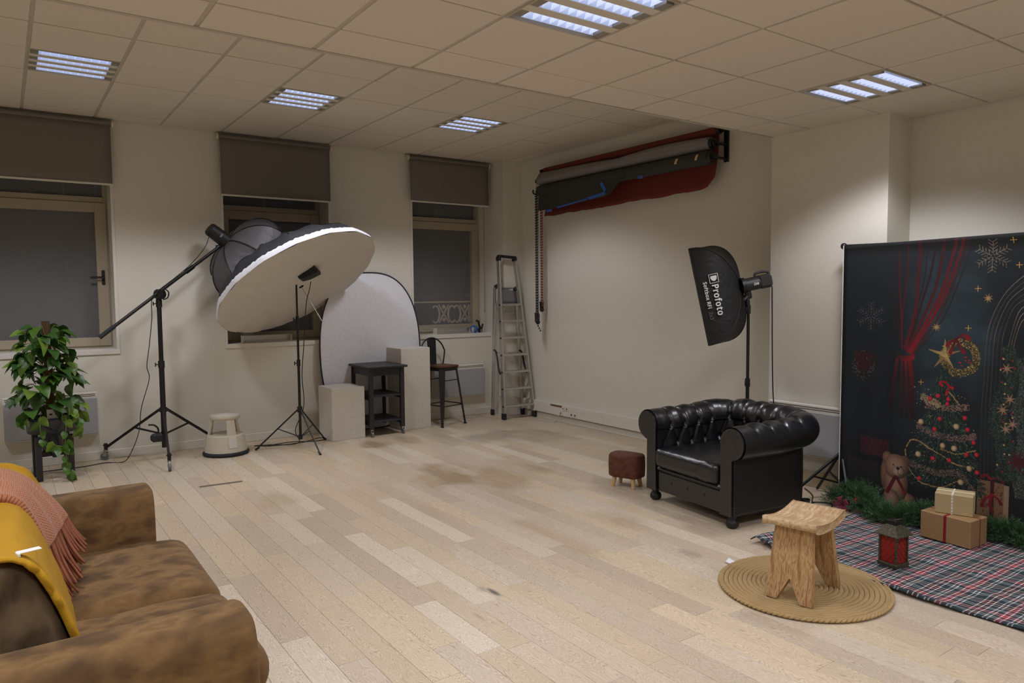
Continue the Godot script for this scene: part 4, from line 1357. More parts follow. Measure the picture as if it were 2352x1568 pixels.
func printed_backdrop() -> void:
	var xb := 5.40
	var t := thing("backdrop_stand", "black telescopic stand holding up the printed festive backdrop", "backdrop stand", Vector3(xb + 0.02, 0, -3.17))
	var st := S()
	cyl(st, Vector3(0, 0.10, 0), Vector3(0, 0.92, 0), 0.0155, -1.0, 12)
	cyl(st, Vector3(0, 0.9, 0), Vector3(0, 1.32, 0), 0.0135, -1.0, 12)
	cyl(st, Vector3(0, 1.3, 0), Vector3(0, 2.0, 0), 0.0115, -1.0, 12)
	fin("pole", st, sm("black_metal"), t)
	for y in [0.34, 0.90, 1.31]:
		st = S()
		cyl(st, Vector3(0, y - 0.03, 0), Vector3(0, y + 0.03, 0), 0.021, -1.0, 12)
		cyl(st, Vector3(0, y, 0), Vector3(0.02, y, 0.04), 0.006)
		ball(st, Vector3(0.022, y, 0.044), 0.011, 8)
		fin("collar", st, sm("black_plastic"), t)
	for a in [200.0, 320.0, 80.0]:
		var d := Vector3(cos(deg_to_rad(a)), 0, -sin(deg_to_rad(a)))
		if a == 80.0: d = Vector3(0.2, 0, -0.75)
		if a == 200.0: d = Vector3(-0.72, 0, -0.35)
		if a == 320.0: d = Vector3(-0.5, 0, 0.42)
		st = S()
		bar(st, Vector3(0, 0.36, 0) + d * 0.02, Vector3(0, 0.012, 0) + d * 0.6 * (0.55 if a == 80.0 else 1.0), 0.016, 0.02, Vector3.UP, 0.003)
		fin("leg", st, sm("black_metal"), t)
		st = S()
		bar(st, Vector3(0, 0.12, 0), Vector3(0, 0.19, 0) + d * 0.6 * 0.5 * (0.55 if a == 80.0 else 1.0), 0.012, 0.014, Vector3.UP, 0.002)
		fin("brace", st, sm("black_metal"), t)
	st = S()
	cyl(st, Vector3(0, 2.0, -0.02), Vector3(0, 1.975, 1.9), 0.012, -1.0, 10)
	ball(st, Vector3(0, 2.0, -0.015), 0.026, 10)
	fin("crossbar", st, sm("black_metal"), t)
	# the cloth: sleeve over the bar, gentle waves lower down
	var m := sm("printed_cloth", Color.WHITE, 0.85)
	m.albedo_texture = backdrop_art()
	m.texture_repeat = false
	relief(m, mats["t_cloth"], 0.0)
	m.heightmap_enabled = false
	var b := thing("fabric_backdrop", "dark fabric backdrop printed with a fir tree, red curtain, wreath and teddy bear", "backdrop", Vector3(xb, 0, -2.2))
	st = S()
	shell(st, 80, 80, func(u: float, w: float) -> Vector3:
		var top := 2.025 - 0.028 * u
		var y := lerpf(0.02, top, w)
		var wave := 0.012 * sin(u * 23.0) * (1.0 - w) + 0.006 * sin(u * 61.0 + w * 3.0) * (1.0 - w * w)
		var roll := 0.018 * exp(-pow((y - 2.0) / 0.03, 2.0))
		return Vector3(xb - 0.014 + wave - roll, y, lerpf(-1.25, -3.15, u)), 0.0015)
	var o := fw("cloth", st, m, b)
	# print coordinates: 1.9 m wide, 2.03 m high
	var mesh := o.mesh as ArrayMesh
	var arr := mesh.surface_get_arrays(0)
	var vs: PackedVector3Array = arr[Mesh.ARRAY_VERTEX]
	var uv: PackedVector2Array = arr[Mesh.ARRAY_TEX_UV]
	for i in vs.size(): uv[i] = Vector2((vs[i].z + 3.15) / 1.9, (2.03 - vs[i].y) / 2.03).clamp(Vector2.ONE * 0.002, Vector2.ONE * 0.998)
	arr[Mesh.ARRAY_TEX_UV] = uv
	var fresh := ArrayMesh.new()
	fresh.add_surface_from_arrays(Mesh.PRIMITIVE_TRIANGLES, arr)
	fresh.surface_set_material(0, m)
	o.mesh = fresh
	st = S()
	bx(st, xb - 0.04, xb - 0.037, 0.02, 2.0, -3.156, -3.150)
	var ed := fw("white_edge", st, sm("paper_white"), b)
	ed.set_meta("label", "thin white selvedge along the left edge")

# ---------------------------------------------------------------- plaid blanket, rug
func plaid_texture() -> ImageTexture:
	var N := 512
	var g := hexc("26363c"); var w := hexc("f2ece2"); var r := hexc("a0283a"); var n := hexc("3b4650"); var k := hexc("4a2228")
	# one sett across 512 threads: band widths and colours
	var sett := [[56, g], [12, w], [24, n], [12, w], [40, g], [10, r], [12, w], [34, r], [12, w], [10, r], [40, g], [12, w], [24, n], [12, w], [56, g], [12, w], [36, k], [12, w], [36, k], [12, w], [38, g]]
	var line := []
	for s in sett:
		for i in s[0]: line.append(s[1])
	while line.size() < N: line.append(g)
	var im := Image.create(N, N, false, Image.FORMAT_RGB8)
	for y in N:
		var cy: Color = line[y]
		for x in N:
			var c: Color = line[x].lerp(cy, 0.5 + (0.14 if (x / 3 + y / 3) % 2 == 0 else -0.14))
			im.set_pixel(x, y, c)
	return ImageTexture.create_from_image(im)

func plaid_blanket() -> void:
	var m := sm("plaid", Color.WHITE, 0.95)
	m.albedo_texture = plaid_texture()
	var t := thing("plaid_blanket", "green, red and white plaid blanket spread on the floor before the printed backdrop", "blanket", Vector3(4.65, 0, -2.0))
	var n := FastNoiseLite.new(); n.seed = 8; n.frequency = 1.3; n.fractal_octaves = 3
	var st := S()
	shell(st, 96, 130, func(u: float, w: float) -> Vector3:
		var x := lerpf(3.95, 5.34, u)
		var z := lerpf(-0.85, -2.93, w)
		x += 0.02 * n.get_noise_2d(z * 1.5, 3.0) * (1.0 - u) + 0.02 * sin(z * 4.0) * (1.0 - u)
		z += 0.10 * u * w * w * 1.0
		# the far corner by the armchair is rumpled
		var corner := exp(-(pow((u - 0.05) / 0.16, 2.0) + pow((w - 0.97) / 0.06, 2.0)))
		var ridge := maxf(0.0, n.get_noise_2d(x * 1.4 + z * 0.7, z * 2.4 - x))
		var y := 0.010 + 0.030 * ridge * ridge + 0.008 * absf(n.get_noise_2d(x * 3.0, z * 3.0)) + 0.022 * exp(-pow((u - 0.012) / 0.014, 2.0)) * (0.5 + 0.5 * sin(z * 9.0)) + corner * (0.03 + 0.02 * sin(z * 60.0))
		x -= corner * 0.03 * sin(z * 40.0)
		return Vector3(x, y, z), 0.006, Vector2(1.39 / 0.27, 2.08 / 0.27))
	fw("cloth", st, m, t)

func jute_rug() -> void:
	var t := thing("jute_rug", "round braided jute rug under the carved wooden stool", "rug", Vector3(3.59, 0, -2.31))
	var st := S()
	var c := PackedVector3Array()
	var turns := 17
	var per := 72
	for i in turns * per:
		var f := float(i) / per
		var r := 0.014 + 0.0254 * f
		var a := TAU * f
		c.append(Vector3(cos(a) * r * 1.02, 0.0115 + 0.0022 * sin(i * 2.1) + 0.001 * sin(f * 5.0), sin(a) * r * 0.99))
	tube(st, c, 0.0132, 7)
	fin("braid", st, sm("jute"), t)
	st = S()
	for s in 2:
		var d := PackedVector3Array()
		for i in 520:
			var a := TAU * i / 520.0
			var r := 0.443 + 0.006 * sin(i * 0.62 + s * PI)
			d.append(Vector3(cos(a) * r * 1.02, 0.014 + 0.004 * cos(i * 0.62 + s * PI), sin(a) * r * 0.99))
		tube(st, d, 0.0075, 6, true)
	fin("edge_braid", st, sm("jute"), t)

# ---------------------------------------------------------------- lights on stands
func tripod(t: Node3D, spread: float, hub: float, turn: float, rt: float, low := 0.13) -> void:
	for k in 3:
		var d := Vector3(sin(turn + TAU * k / 3.0), 0, cos(turn + TAU * k / 3.0))
		var st := S()
		bar(st, Vector3(0, hub, 0) + d * 0.025, d * spread + Vector3(0, 0.012, 0), rt * 1.5, rt * 1.9, Vector3.UP, 0.003)
		var leg := fin("leg", st, sm("black_metal"), t)
		st = S()
		cyl(st, d * (spread - 0.03) + Vector3(0, 0.03, 0), d * (spread + 0.012) + Vector3(0, 0.006, 0), rt * 1.3, -1.0, 8)
		fin("rubber_tip", st, sm("rubber"), leg)
		st = S()
		bar(st, Vector3(0, low, 0) + d * 0.015, d * spread * 0.5 + Vector3(0, hub * 0.5 + 0.01, 0), rt, rt * 1.2, Vector3.UP, 0.002)
		fin("brace", st, sm("black_metal"), t)

func pole_parts(t: Node3D, sections: Array, collars: Array) -> void:     # sections: (from, to, radius)
	var st := S()
	for s in sections: cyl(st, Vector3(0, s[0], 0), Vector3(0, s[1], 0), s[2], -1.0, 14)
	fin("pole", st, sm("black_metal"), t)
	for c in collars:
		st = S()
		cyl(st, Vector3(0, c[0] - 0.035, 0), Vector3(0, c[0] + 0.035, 0), c[1], -1.0, 14)
		cyl(st, Vector3(0, c[0], 0), Vector3(-c[1] - 0.022, c[0], 0.012), 0.005, -1.0, 8)
		box(st, Vector3(-c[1] - 0.026, c[0], 0.014), Vector3(0.01, 0.042, 0.016), 0.004)
		fin("collar", st, sm("black_plastic"), t)

func umbrella_light() -> void:
	var t := thing("light_stand", "slim black tripod light stand carrying the big white umbrella", "light stand", Vector3(2.598, 0, -7.71))
	pole_parts(t, [[0.10, 0.95, 0.0145], [0.9, 1.42, 0.0125], [1.38, 1.80, 0.0105]], [[0.93, 0.02], [1.40, 0.018]])
	var st := S()
	cyl(st, Vector3(0, 0.395, 0), Vector3(0, 0.455, 0), 0.028, -1.0, 12)
	cyl(st, Vector3(0, 0.10, 0), Vector3(0, 0.15, 0), 0.022, -1.0, 12)
	fin("hub", st, sm("black_plastic"), t)
	tripod(t, 0.46, 0.42, 0.10, 0.0085)
	# umbrella: black dome outside, white diffuser stretched over its mouth
	var C := Vector3(2.661, 1.788, -7.80)
	var n := Vector3(0.30, -0.813, 0.498).normalized()
	var ux := n.cross(Vector3.UP).normalized()
	var uy := n.cross(ux)
	var R := 0.92
	var u := thing("studio_umbrella", "large black studio umbrella with a white diffuser stretched over its open side", "umbrella", C)
	var rim := func(a: float) -> float:      # sixteen ribs, the edge a little slack between them
		var k := fposmod(a / TAU * 16.0, 1.0)
		return R * (1.0 - 0.012 * sin(PI * k))
	st = S()
	grid(st, 96, 16, func(a: float, r: float) -> Vector3:
		var an := a * TAU
		var k := fposmod(a * 16.0, 1.0)
		var rr: float = maxf(r, 0.004) * rim.call(an)
		var bow := 0.43 * pow(maxf(1.0 - r * r, 0.0), 0.58) - 0.035 * sin(PI * k) * r * (1.0 - 0.4 * r)
		return (ux * cos(an) + uy * sin(an)) * rr - n * maxf(bow, 0.0))
	fin("dome", st, sm("black_cloth"), u)
	for k in 16:
		var an := TAU * k / 16.0
		var pts := PackedVector3Array()
		for i in 9:
			var r := lerpf(0.06, 1.0, i / 8.0)
			pts.append((ux * cos(an) + uy * sin(an)) * r * R - n * (0.43 * pow(maxf(1.0 - r * r, 0.0), 0.58) + 0.003))
		st = S()
		tube(st, pts, 0.004, 5)
		fin("rib", st, sm("black_metal"), u)
	var wn := FastNoiseLite.new(); wn.seed = 21; wn.frequency = 2.2; wn.fractal_octaves = 3
	st = S()
	grid(st, 128, 26, func(a: float, r: float) -> Vector3:
		var an := a * TAU
		var rr: float = lerpf(0.03, 1.004, r) * rim.call(an)
		var tension := 0.006 * sin(an * 16.0) * r * r + 0.010 * wn.get_noise_2d(cos(an) * r * 1.2 + 5.0, sin(an) * r * 3.5) * r
		return (ux * cos(an) + uy * sin(an)) * rr + n * (0.012 + 0.035 * (1.0 - r) + tension), true)
	fin("diffuser", st, sm("diffuser_cloth"), u)
	st = S()      # gathered elastic band that wraps the diffuser round the edge
	grid(st, 384, 6, func(a: float, r: float) -> Vector3:
		var an := a * TAU
		var rr: float = rim.call(an) * (1.006 - 0.055 * r * r)
		var gather := (0.007 * sin(an * 96.0) + 0.006 * sin(an * 57.0 + 1.0)) * r
		return (ux * cos(an) + uy * sin(an)) * (rr + gather * 0.6) + n * (0.012 - 0.075 * r - 0.02 * sin(PI * r) + gather))
	fin("elastic_band", st, sm("white_cloth"), u)
	st = S()
	cyl(st, -n * 0.3, n * 0.41, 0.005, -1.0, 8)
	fin("shaft", st, sm("alu"), u)
	st = S()
	cyl(st, n * 0.40, n * 0.5, 0.0058, 0.0045, 8)
	fin("shaft_tip", st, sm("paper_white"), u)
	# strobe in the middle
	var f := thing("strobe_light", "black strobe lamp poking through the white umbrella diffuser", "strobe lamp", Vector3(2.675, 1.886, -7.545))
	var d := Vector3(0.748, 0.441, 0.490).normalized()
	var B := Basis(d, n.cross(d).cross(d).normalized() * -1.0, Vector3.ZERO)
	B.z = B.x.cross(B.y).normalized(); B.y = B.z.cross(B.x)
	st = S()
	prism(st, PackedVector2Array([Vector2(-0.115, -0.045), Vector2(-0.06, -0.062), Vector2(0.04, -0.06), Vector2(0.10, -0.035), Vector2(0.115, 0.02), Vector2(0.105, 0.05), Vector2(-0.02, 0.05), Vector2(-0.10, 0.03)]), -0.055, 0.055, Transform3D(B, Vector3.ZERO))
	fin("body", st, sm("black_plastic"), f)
	st = S()
	box(st, B * Vector3(0.045, -0.058, 0.02), Vector3(0.08, 0.012, 0.05), 0.002, B)
	fin("control_panel", st, sm("steel_grey"), f)
	st = S()
	cyl(st, B * Vector3(-0.03, -0.05, 0.0), Vector3(-0.075, -0.072, -0.155), 0.016, 0.013, 10)
	cyl(st, B * Vector3(-0.01, -0.06, 0.02), B * Vector3(-0.03, -0.11, 0.03), 0.007, -1.0, 8)
	fin("bracket", st, sm("black_metal"), f)

func boom_light() -> void:
	var P := Vector3(1.307, 0, -8.06)
	var t := thing("boom_stand", "black rolling boom stand with its long arm slanting up to the grey octagonal softbox", "light stand", P)
	pole_parts(t, [[0.12, 0.98, 0.026], [0.93, 1.60, 0.022]], [[0.97, 0.031], [1.585, 0.029]])
	var st := S()
	cyl(st, Vector3(0, 0.485, 0), Vector3(0, 0.53, 0), 0.038, -1.0, 12)
	cyl(st, Vector3(0, 0.24, 0), Vector3(0, 0.28, 0), 0.032, -1.0, 12)
	fin("hub", st, sm("black_plastic"), t)
	var feet := [Vector3(1.245, 0, -7.46), Vector3(0.81, 0, -8.37), Vector3(1.83, 0, -8.30)]
	for q: Vector3 in feet:
		var d := (q - P)
		var flat := Vector3(d.x, 0, d.z)
		st = S()
		bar(st, Vector3(0, 0.51, 0) + flat * 0.06, flat + Vector3(0, 0.125, 0), 0.022, 0.026, Vector3.UP, 0.004)
		var leg := fin("leg", st, sm("black_metal"), t)
		st = S()
		bar(st, Vector3(0, 0.26, 0) + flat * 0.05, flat * 0.48 + Vector3(0, 0.325, 0), 0.014, 0.018, Vector3.UP, 0.002)
		fin("brace", st, sm("black_metal"), t)
		st = S()
		cyl(st, flat + Vector3(0, 0.10, 0), flat + Vector3(0, 0.17, 0), 0.017, -1.0, 10)
		box(st, flat + Vector3(0, 0.152, 0), Vector3(0.05, 0.012, 0.02), 0.003)
		fin("leg_clamp", st, sm("black_plastic"), leg)
		var side := flat.normalized().cross(Vector3.UP)
		st = S()
		for s in [-1, 1]: bar(st, flat + side * 0.016 * s + Vector3(0, 0.108, 0), flat + side * 0.016 * s + flat.normalized() * 0.012 + Vector3(0, 0.04, 0), 0.034, 0.003, side, 0.001)
		cyl(st, flat + Vector3(0, 0.085, 0), flat + Vector3(0, 0.115, 0), 0.014, -1.0, 10)
		var fork := fin("caster_fork", st, sm("chrome"), t)
		st = S()
		var w := flat + flat.normalized() * 0.014 + Vector3(0, 0.037, 0)
		cyl(st, w - side * 0.012, w + side * 0.012, 0.037, -1.0, 20)
		fin("wheel", st, sm("wheel_grey", hexc("6c7076"), 0.5), fork)
	st = S()
	box(st, Vector3(-0.075, 0.235, 0.05), Vector3(0.12, 0.085, 0.07), 0.022)
	fin("counterweight", st, sm("black_cloth"), t)
	st = S()
	tube(st, smooth_path([Vector3(-0.06, 0.28, 0.05), Vector3(-0.065, 0.33, 0.05), Vector3(-0.10, 0.365, 0.05), Vector3(-0.15, 0.372, 0.05)], 5), 0.009, 7)
	fin("weight_hook", st, sm("black_metal"), t)
	# the arm
	var piv := Vector3(1.314, 1.70, -8.045) - P
	var hi := Vector3(1.905, 2.169, -8.10) - P
	var lo := Vector3(0.775, 1.282, -7.95) - P
	st = S()
	cyl(st, lo, hi, 0.0165, -1.0, 12)
	cyl(st, piv.lerp(hi, 0.5) - (hi - lo).normalized() * 0.05, piv.lerp(hi, 0.5) + (hi - lo).normalized() * 0.05, 0.023, -1.0, 12)
	fin("arm", st, sm("black_metal"), t)
	st = S()
	cyl(st, lo - (hi - lo).normalized() * 0.02, lo.lerp(hi, 0.10), 0.021, -1.0, 12)
	fin("grip", st, sm("rubber"), t)
	st = S()
	var ax := Vector3(0.5, 0, 0.86)
	cyl(st, piv - ax * 0.03 + Vector3(0, -0.02, 0), piv + ax * 0.035 + Vector3(0, -0.02, 0), 0.05, -1.0, 18)
	box(st, piv, Vector3(0.07, 0.06, 0.06), 0.01)
	cyl(st, Vector3(0, 1.58, 0), Vector3(0, 1.66, 0), 0.027, -1.0, 12)
	fin("pivot", st, sm("black_plastic"), t)
	st = S()
	tube(st, smooth_path([piv + Vector3(0.045, 0.03, 0.045), piv + Vector3(0.075, 0.0, 0.045), piv + Vector3(0.065, -0.055, 0.045), piv + Vector3(0.02, -0.075, 0.045)], 5), 0.007, 6)
	fin("pivot_handle", st, sm("black_metal"), t)
	# strobe and octagonal softbox
	var A := Vector3(1.985, 2.243, -8.12)
	var a := Vector3(0.802, -0.596, -0.077).normalized()
	var f := thing("strobe_light", "black strobe lamp at the top end of the slanting boom arm", "strobe lamp", A)
	st = S()
	cyl(st, -a * 0.19, a * 0.01, 0.072, 0.078, 22)
	cyl(st, -a * 0.21, -a * 0.19, 0.058, 0.072, 22)
	fin("body", st, sm("black_plastic"), f)
	var g := a.cross(Vector3.UP).normalized()
	st = S()
	box(st, -a * 0.08 - g * 0.0755 + Vector3(0.0, 0.0, 0.0), Vector3(0.018, 0.045, 0.004), 0.0, Basis(a, g.cross(a), g))
	box(st, -a * 0.08 + g * 0.0755 + Vector3(0.0, 0.0, 0.0), Vector3(0.018, 0.045, 0.004), 0.0, Basis(a, g.cross(a), g))
	fin("badge", st, sm("steel_grey"), f)
	st = S()
	cyl(st, Vector3(-0.05, -0.06, 0.0), Vector3(-0.095, -0.07, 0.0), 0.02, -1.0, 10)
	fin("bracket", st, sm("black_metal"), f)
	var o := thing("octagonal_softbox", "grey octagonal softbox behind the umbrella, hanging from the boom arm", "softbox", A)
	var ux := a.cross(Vector3(-0.6, -0.5, 0.5)).normalized()
	# one rib points up along the picture's slant: across the axis, in the plane of the arm
	ux = (Vector3.UP - a * a.dot(Vector3.UP)).normalized()
	var uy := a.cross(ux)
	var rad := func(q: float) -> float: return lerpf(0.085, 0.50, sin(q * PI * 0.5))
	var dep := func(q: float) -> float: return 0.01 + 0.32 * (1.0 - cos(q * PI * 0.5))
	for k in 8:
		var a0 := TAU * k / 8.0
		var a1 := TAU * (k + 1) / 8.0
		st = S()
		grid(st, 6, 12, func(u: float, q: float) -> Vector3:
			var qq := q * 1.0
			var p0: Vector3 = (ux * cos(a0) + uy * sin(a0)) * rad.call(qq) + a * dep.call(qq)
			var p1: Vector3 = (ux * cos(a1) + uy * sin(a1)) * rad.call(qq) + a * dep.call(qq)
			return p0.lerp(p1, u) * (1.0 - 0.02 * sin(PI * u) * q) + a * 0.012 * sin(PI * u) * q, true)
		# lip beyond the ribs' ends
		grid(st, 6, 2, func(u: float, q: float) -> Vector3:
			var p0: Vector3 = (ux * cos(a0) + uy * sin(a0)) * 0.50
			var p1: Vector3 = (ux * cos(a1) + uy * sin(a1)) * 0.50
			return p0.lerp(p1, u) * (1.0 - 0.02 * sin(PI * u)) + a * (0.33 + 0.012 * sin(PI * u) + 0.05 * q), true)
		fin("panel", st, sm("grey_nylon"), o)
		var pts := PackedVector3Array()
		for i in 10: pts.append((ux * cos(a0) + uy * sin(a0)) * (rad.call(i / 9.0) + 0.004) + a * dep.call(i / 9.0))
		st = S()
		tube(st, pts, 0.0065, 6)
		fin("rib_sleeve", st, sm("black_metal"), o)
	st = S()
	var ring := PackedVector3Array()
	for k in 8: ring.append((ux * cos(TAU * k / 8.0) + uy * sin(TAU * k / 8.0)) * 0.502 + a * 0.332)
	for k in 8: cyl(st, ring[k], ring[(k + 1) % 8], 0.005, -1.0, 6)
	fin("rim_piping", st, sm("black_metal"), o)

func letters(called: String, words: String, size: float, xf: Transform3D, m: Material, parent: Node3D, weight := 700) -> void:
	var tm := TextMesh.new()
	var font := SystemFont.new()
	font.font_names = PackedStringArray(["Droid Sans"])
	font.font_weight = weight
	tm.font = font; tm.text = words; tm.font_size = 64; tm.pixel_size = size / 64.0; tm.depth = 0.003
	tm.material = m
	inst(called, tm, parent, xf)

func softbox_light() -> void:
	var P := Vector3(5.25, 0, -3.94)
	var t := thing("light_stand", "black light stand behind the leather armchair carrying the rectangular softbox", "light stand", P)
	pole_parts(t, [[0.10, 0.86, 0.016], [0.82, 1.42, 0.0135], [1.38, 1.56, 0.012]], [[0.87, 0.022], [1.50, 0.02]])
	var st := S()
	for k in 3:
		var d: Vector3 = [Vector3(-0.26, 0, -0.30), Vector3(0.20, 0, -0.36), Vector3(0.14, 0, 0.10)][k]
		st = S()
		bar(st, Vector3(0, 0.36, 0), d + Vector3(0, 0.01, 0), 0.013, 0.017, Vector3.UP, 0.002)
		fin("leg", st, sm("black_metal"), t)
	# strobe: its axis runs from the box to its rear
	var T1 := Vector3(4.731, 2.011, -4.151)
	var B1 := Vector3(4.840, 1.206, -4.023)
	var T2 := Vector3(5.226, 2.055, -4.403)
	var B2 := Vector3(5.340, 1.205, -4.262)
	var mid := (T1 + T2 + B1 + B2) * 0.25
	var ap := Vector3(5.205, 1.700, -3.985)
	var rear := Vector3(5.375, 1.742, -3.868)
	var ax := (rear - ap).normalized()
	var f := thing("strobe_light", "dark grey strobe lamp with a rear control panel fixed to the rectangular softbox", "strobe lamp", ap)
	var up := (Vector3.UP - ax * ax.y).normalized()
	var sd := ax.cross(up)
	st = S()
	cyl(st, ax * 0.0, ax * 0.03, 0.068, -1.0, 22)
	fin("speed_ring", st, sm("black_plastic"), f)
	st = S()
	cyl(st, ax * 0.02, ax * 0.17, 0.058, 0.056, 22)
	box(st, ax * 0.20, Vector3(0.12, 0.115, 0.12), 0.022, Basis(sd, up, -ax))
	fin("body", st, sm("strobe_shell", hexc("2c2d2e"), 0.5), f)
	st = S()
	tube(st, smooth_path([ax * 0.13 + up * 0.05, ax * 0.14 + up * 0.078, ax * 0.2 + up * 0.084, ax * 0.245 + up * 0.07, ax * 0.252 + up * 0.04], 5), 0.011, 8)
	fin("carry_handle", st, sm("strobe_shell"), f)
	var face := -sd if sd.dot(Vector3(-0.57, 0, 0.82)) < 0.0 else sd      # the side turned to the room
	var fr := Basis(ax, up, ax.cross(up))
	if fr.z.dot(face) < 0.0: fr = Basis(-ax, up, (-ax).cross(up))
	var rows := fr.x.dot(ax)
	st = S()
	box(st, ax * 0.185 + face * 0.053 + up * 0.012, Vector3(0.022, 0.026, 0.003), 0.0, fr)
	fin("display", st, sm("facade_dark"), f)
	for k in 6:
		st = S()
		box(st, ax * (0.21 + 0.016 * (k % 2)) + face * 0.054 + up * (0.03 - 0.018 * (k / 2)), Vector3(0.008, 0.008, 0.003), 0.0, fr)
		fin("button", st, sm("paper_white"), f)
	letters("lettering", "250", 0.028, Transform3D(fr, ax * 0.115 + face * 0.056 - up * 0.004), sm("paper_white"), f)
	st = S()
	cyl(st, ax * 0.04 - up * 0.05, P + Vector3(0, 1.50, 0) - ap, 0.02, 0.018, 12)
	box(st, ax * 0.05 - up * 0.085, Vector3(0.05, 0.07, 0.045), 0.01, Basis(sd, up, -ax))
	fin("tilt_bracket", st, sm("black_plastic"), f)
	st = S()
	cyl(st, ax * 0.05 - up * 0.09, ax * -0.02 - up * 0.115 + face * 0.07, 0.008, 0.011, 8)
	fin("tilt_handle", st, sm("steel_grey"), f)
	# rectangular softbox: four bowed panels between ribs
	var o := thing("softbox", "black rectangular softbox with white lettering, lens side turned to the window wall", "softbox", mid)
	var fn := (T2 - T1).cross(B1 - T1).normalized()
	if fn.dot(ap - mid) < 0.0: fn = -fn
	var depth := (ap - mid).dot(fn)
	var back := ap - ax * 0.005
	var corners := [T1, T2, B2, B1]
	var ringc := []
	for c: Vector3 in corners: ringc.append(back + (c - mid).normalized() * 0.062)
	var rib := func(k: int, q: float) -> Vector3:      # from the face corner, straight out, then bowing over to the ring
		var c: Vector3 = corners[k]
		var e: Vector3 = ringc[k]
		var s := sin(q * PI * 0.5)
		var w := 1.0 - cos(q * PI * 0.5)
		var base: Vector3 = c + fn * (e - mid).dot(fn) * s
		var flat: Vector3 = (e - c) - fn * (e - c).dot(fn)
		return base + flat * pow(w, 1.15) - mid
	for k in 4:
		st = S()
		grid(st, 12, 18, func(u: float, q: float) -> Vector3:
			var a: Vector3 = rib.call(k, q)
			var b: Vector3 = rib.call((k + 1) % 4, q)
			var p := a.lerp(b, u)
			return p - (p - (back - mid) * 0.6) * 0.035 * sin(PI * u) * sin(PI * q))
		fin("side_panel", st, sm("softbox_cloth"), o)
		var pts := PackedVector3Array()
		for i in 16: pts.append(rib.call(k, i / 15.0))
		st = S()
		tube(st, pts, 0.006, 6)
		fin("rib_sleeve", st, sm("softbox_cloth"), o)
	st = S()
	quad_out(st, T1 - mid, T2 - mid, B2 - mid, B1 - mid, -fn)
	fin("front_diffuser", st, sm("diffuser_cloth"), o)
	st = S()
	for k in 4: cyl(st, corners[k] - mid, corners[(k + 1) % 4] - mid, 0.006, -1.0, 6)
	fin("edge_piping", st, sm("softbox_cloth"), o)
	# lettering along the near long panel (between T1 and B1), reading downwards
	var a0: Vector3 = rib.call(0, 0.20)
	var b0: Vector3 = rib.call(3, 0.20)
	var down := (b0 - a0).normalized()
	var q0: Vector3 = rib.call(0, 0.34)
	var toback := (q0 - a0)
	var nrm := toback.cross(down).normalized()
	if nrm.dot(Vector3(0, 1.646, 0) - mid) < 0.0: nrm = -nrm
	var yy := nrm.cross(down).normalized()
	var LB := Basis(down, yy, nrm)
	var at := func(q: float, u: float) -> Vector3:
		var e: Vector3 = rib.call(0, q)
		var g: Vector3 = rib.call(3, q)
		return e.lerp(g, u) + nrm * 0.007
	letters("lettering", "Profoto", 0.074, Transform3D(LB, at.call(0.34, 0.57)), sm("paper_white"), o)
	letters("lettering", "Softbox RFi", 0.042, Transform3D(LB, at.call(0.16, 0.50)), sm("paper_white"), o)
	letters("lettering", "2x3'", 0.042, Transform3D(LB, at.call(0.16, 0.72)), sm("steel_grey"), o, 400)
	var e0: Vector3 = at.call(0.34, 0.33)
	st = S()
	for s in [-1, 1]:
		box(st, e0 + yy * 0.036 * s, Vector3(0.076, 0.004, 0.003), 0.0, LB)
		box(st, e0 + down * 0.036 * s, Vector3(0.004, 0.076, 0.003), 0.0, LB)
	var dome := PackedVector2Array([Vector2(-0.022, -0.024), Vector2(-0.022, 0.024)])
	for k in 9: dome.append(Vector2(-0.012 + 0.034 * sin(PI * k / 8.0), 0.026 * cos(PI * k / 8.0)))
	prism(st, dome, -0.0015, 0.0015, Transform3D(LB, e0))
	fin("emblem", st, sm("paper_white"), o)

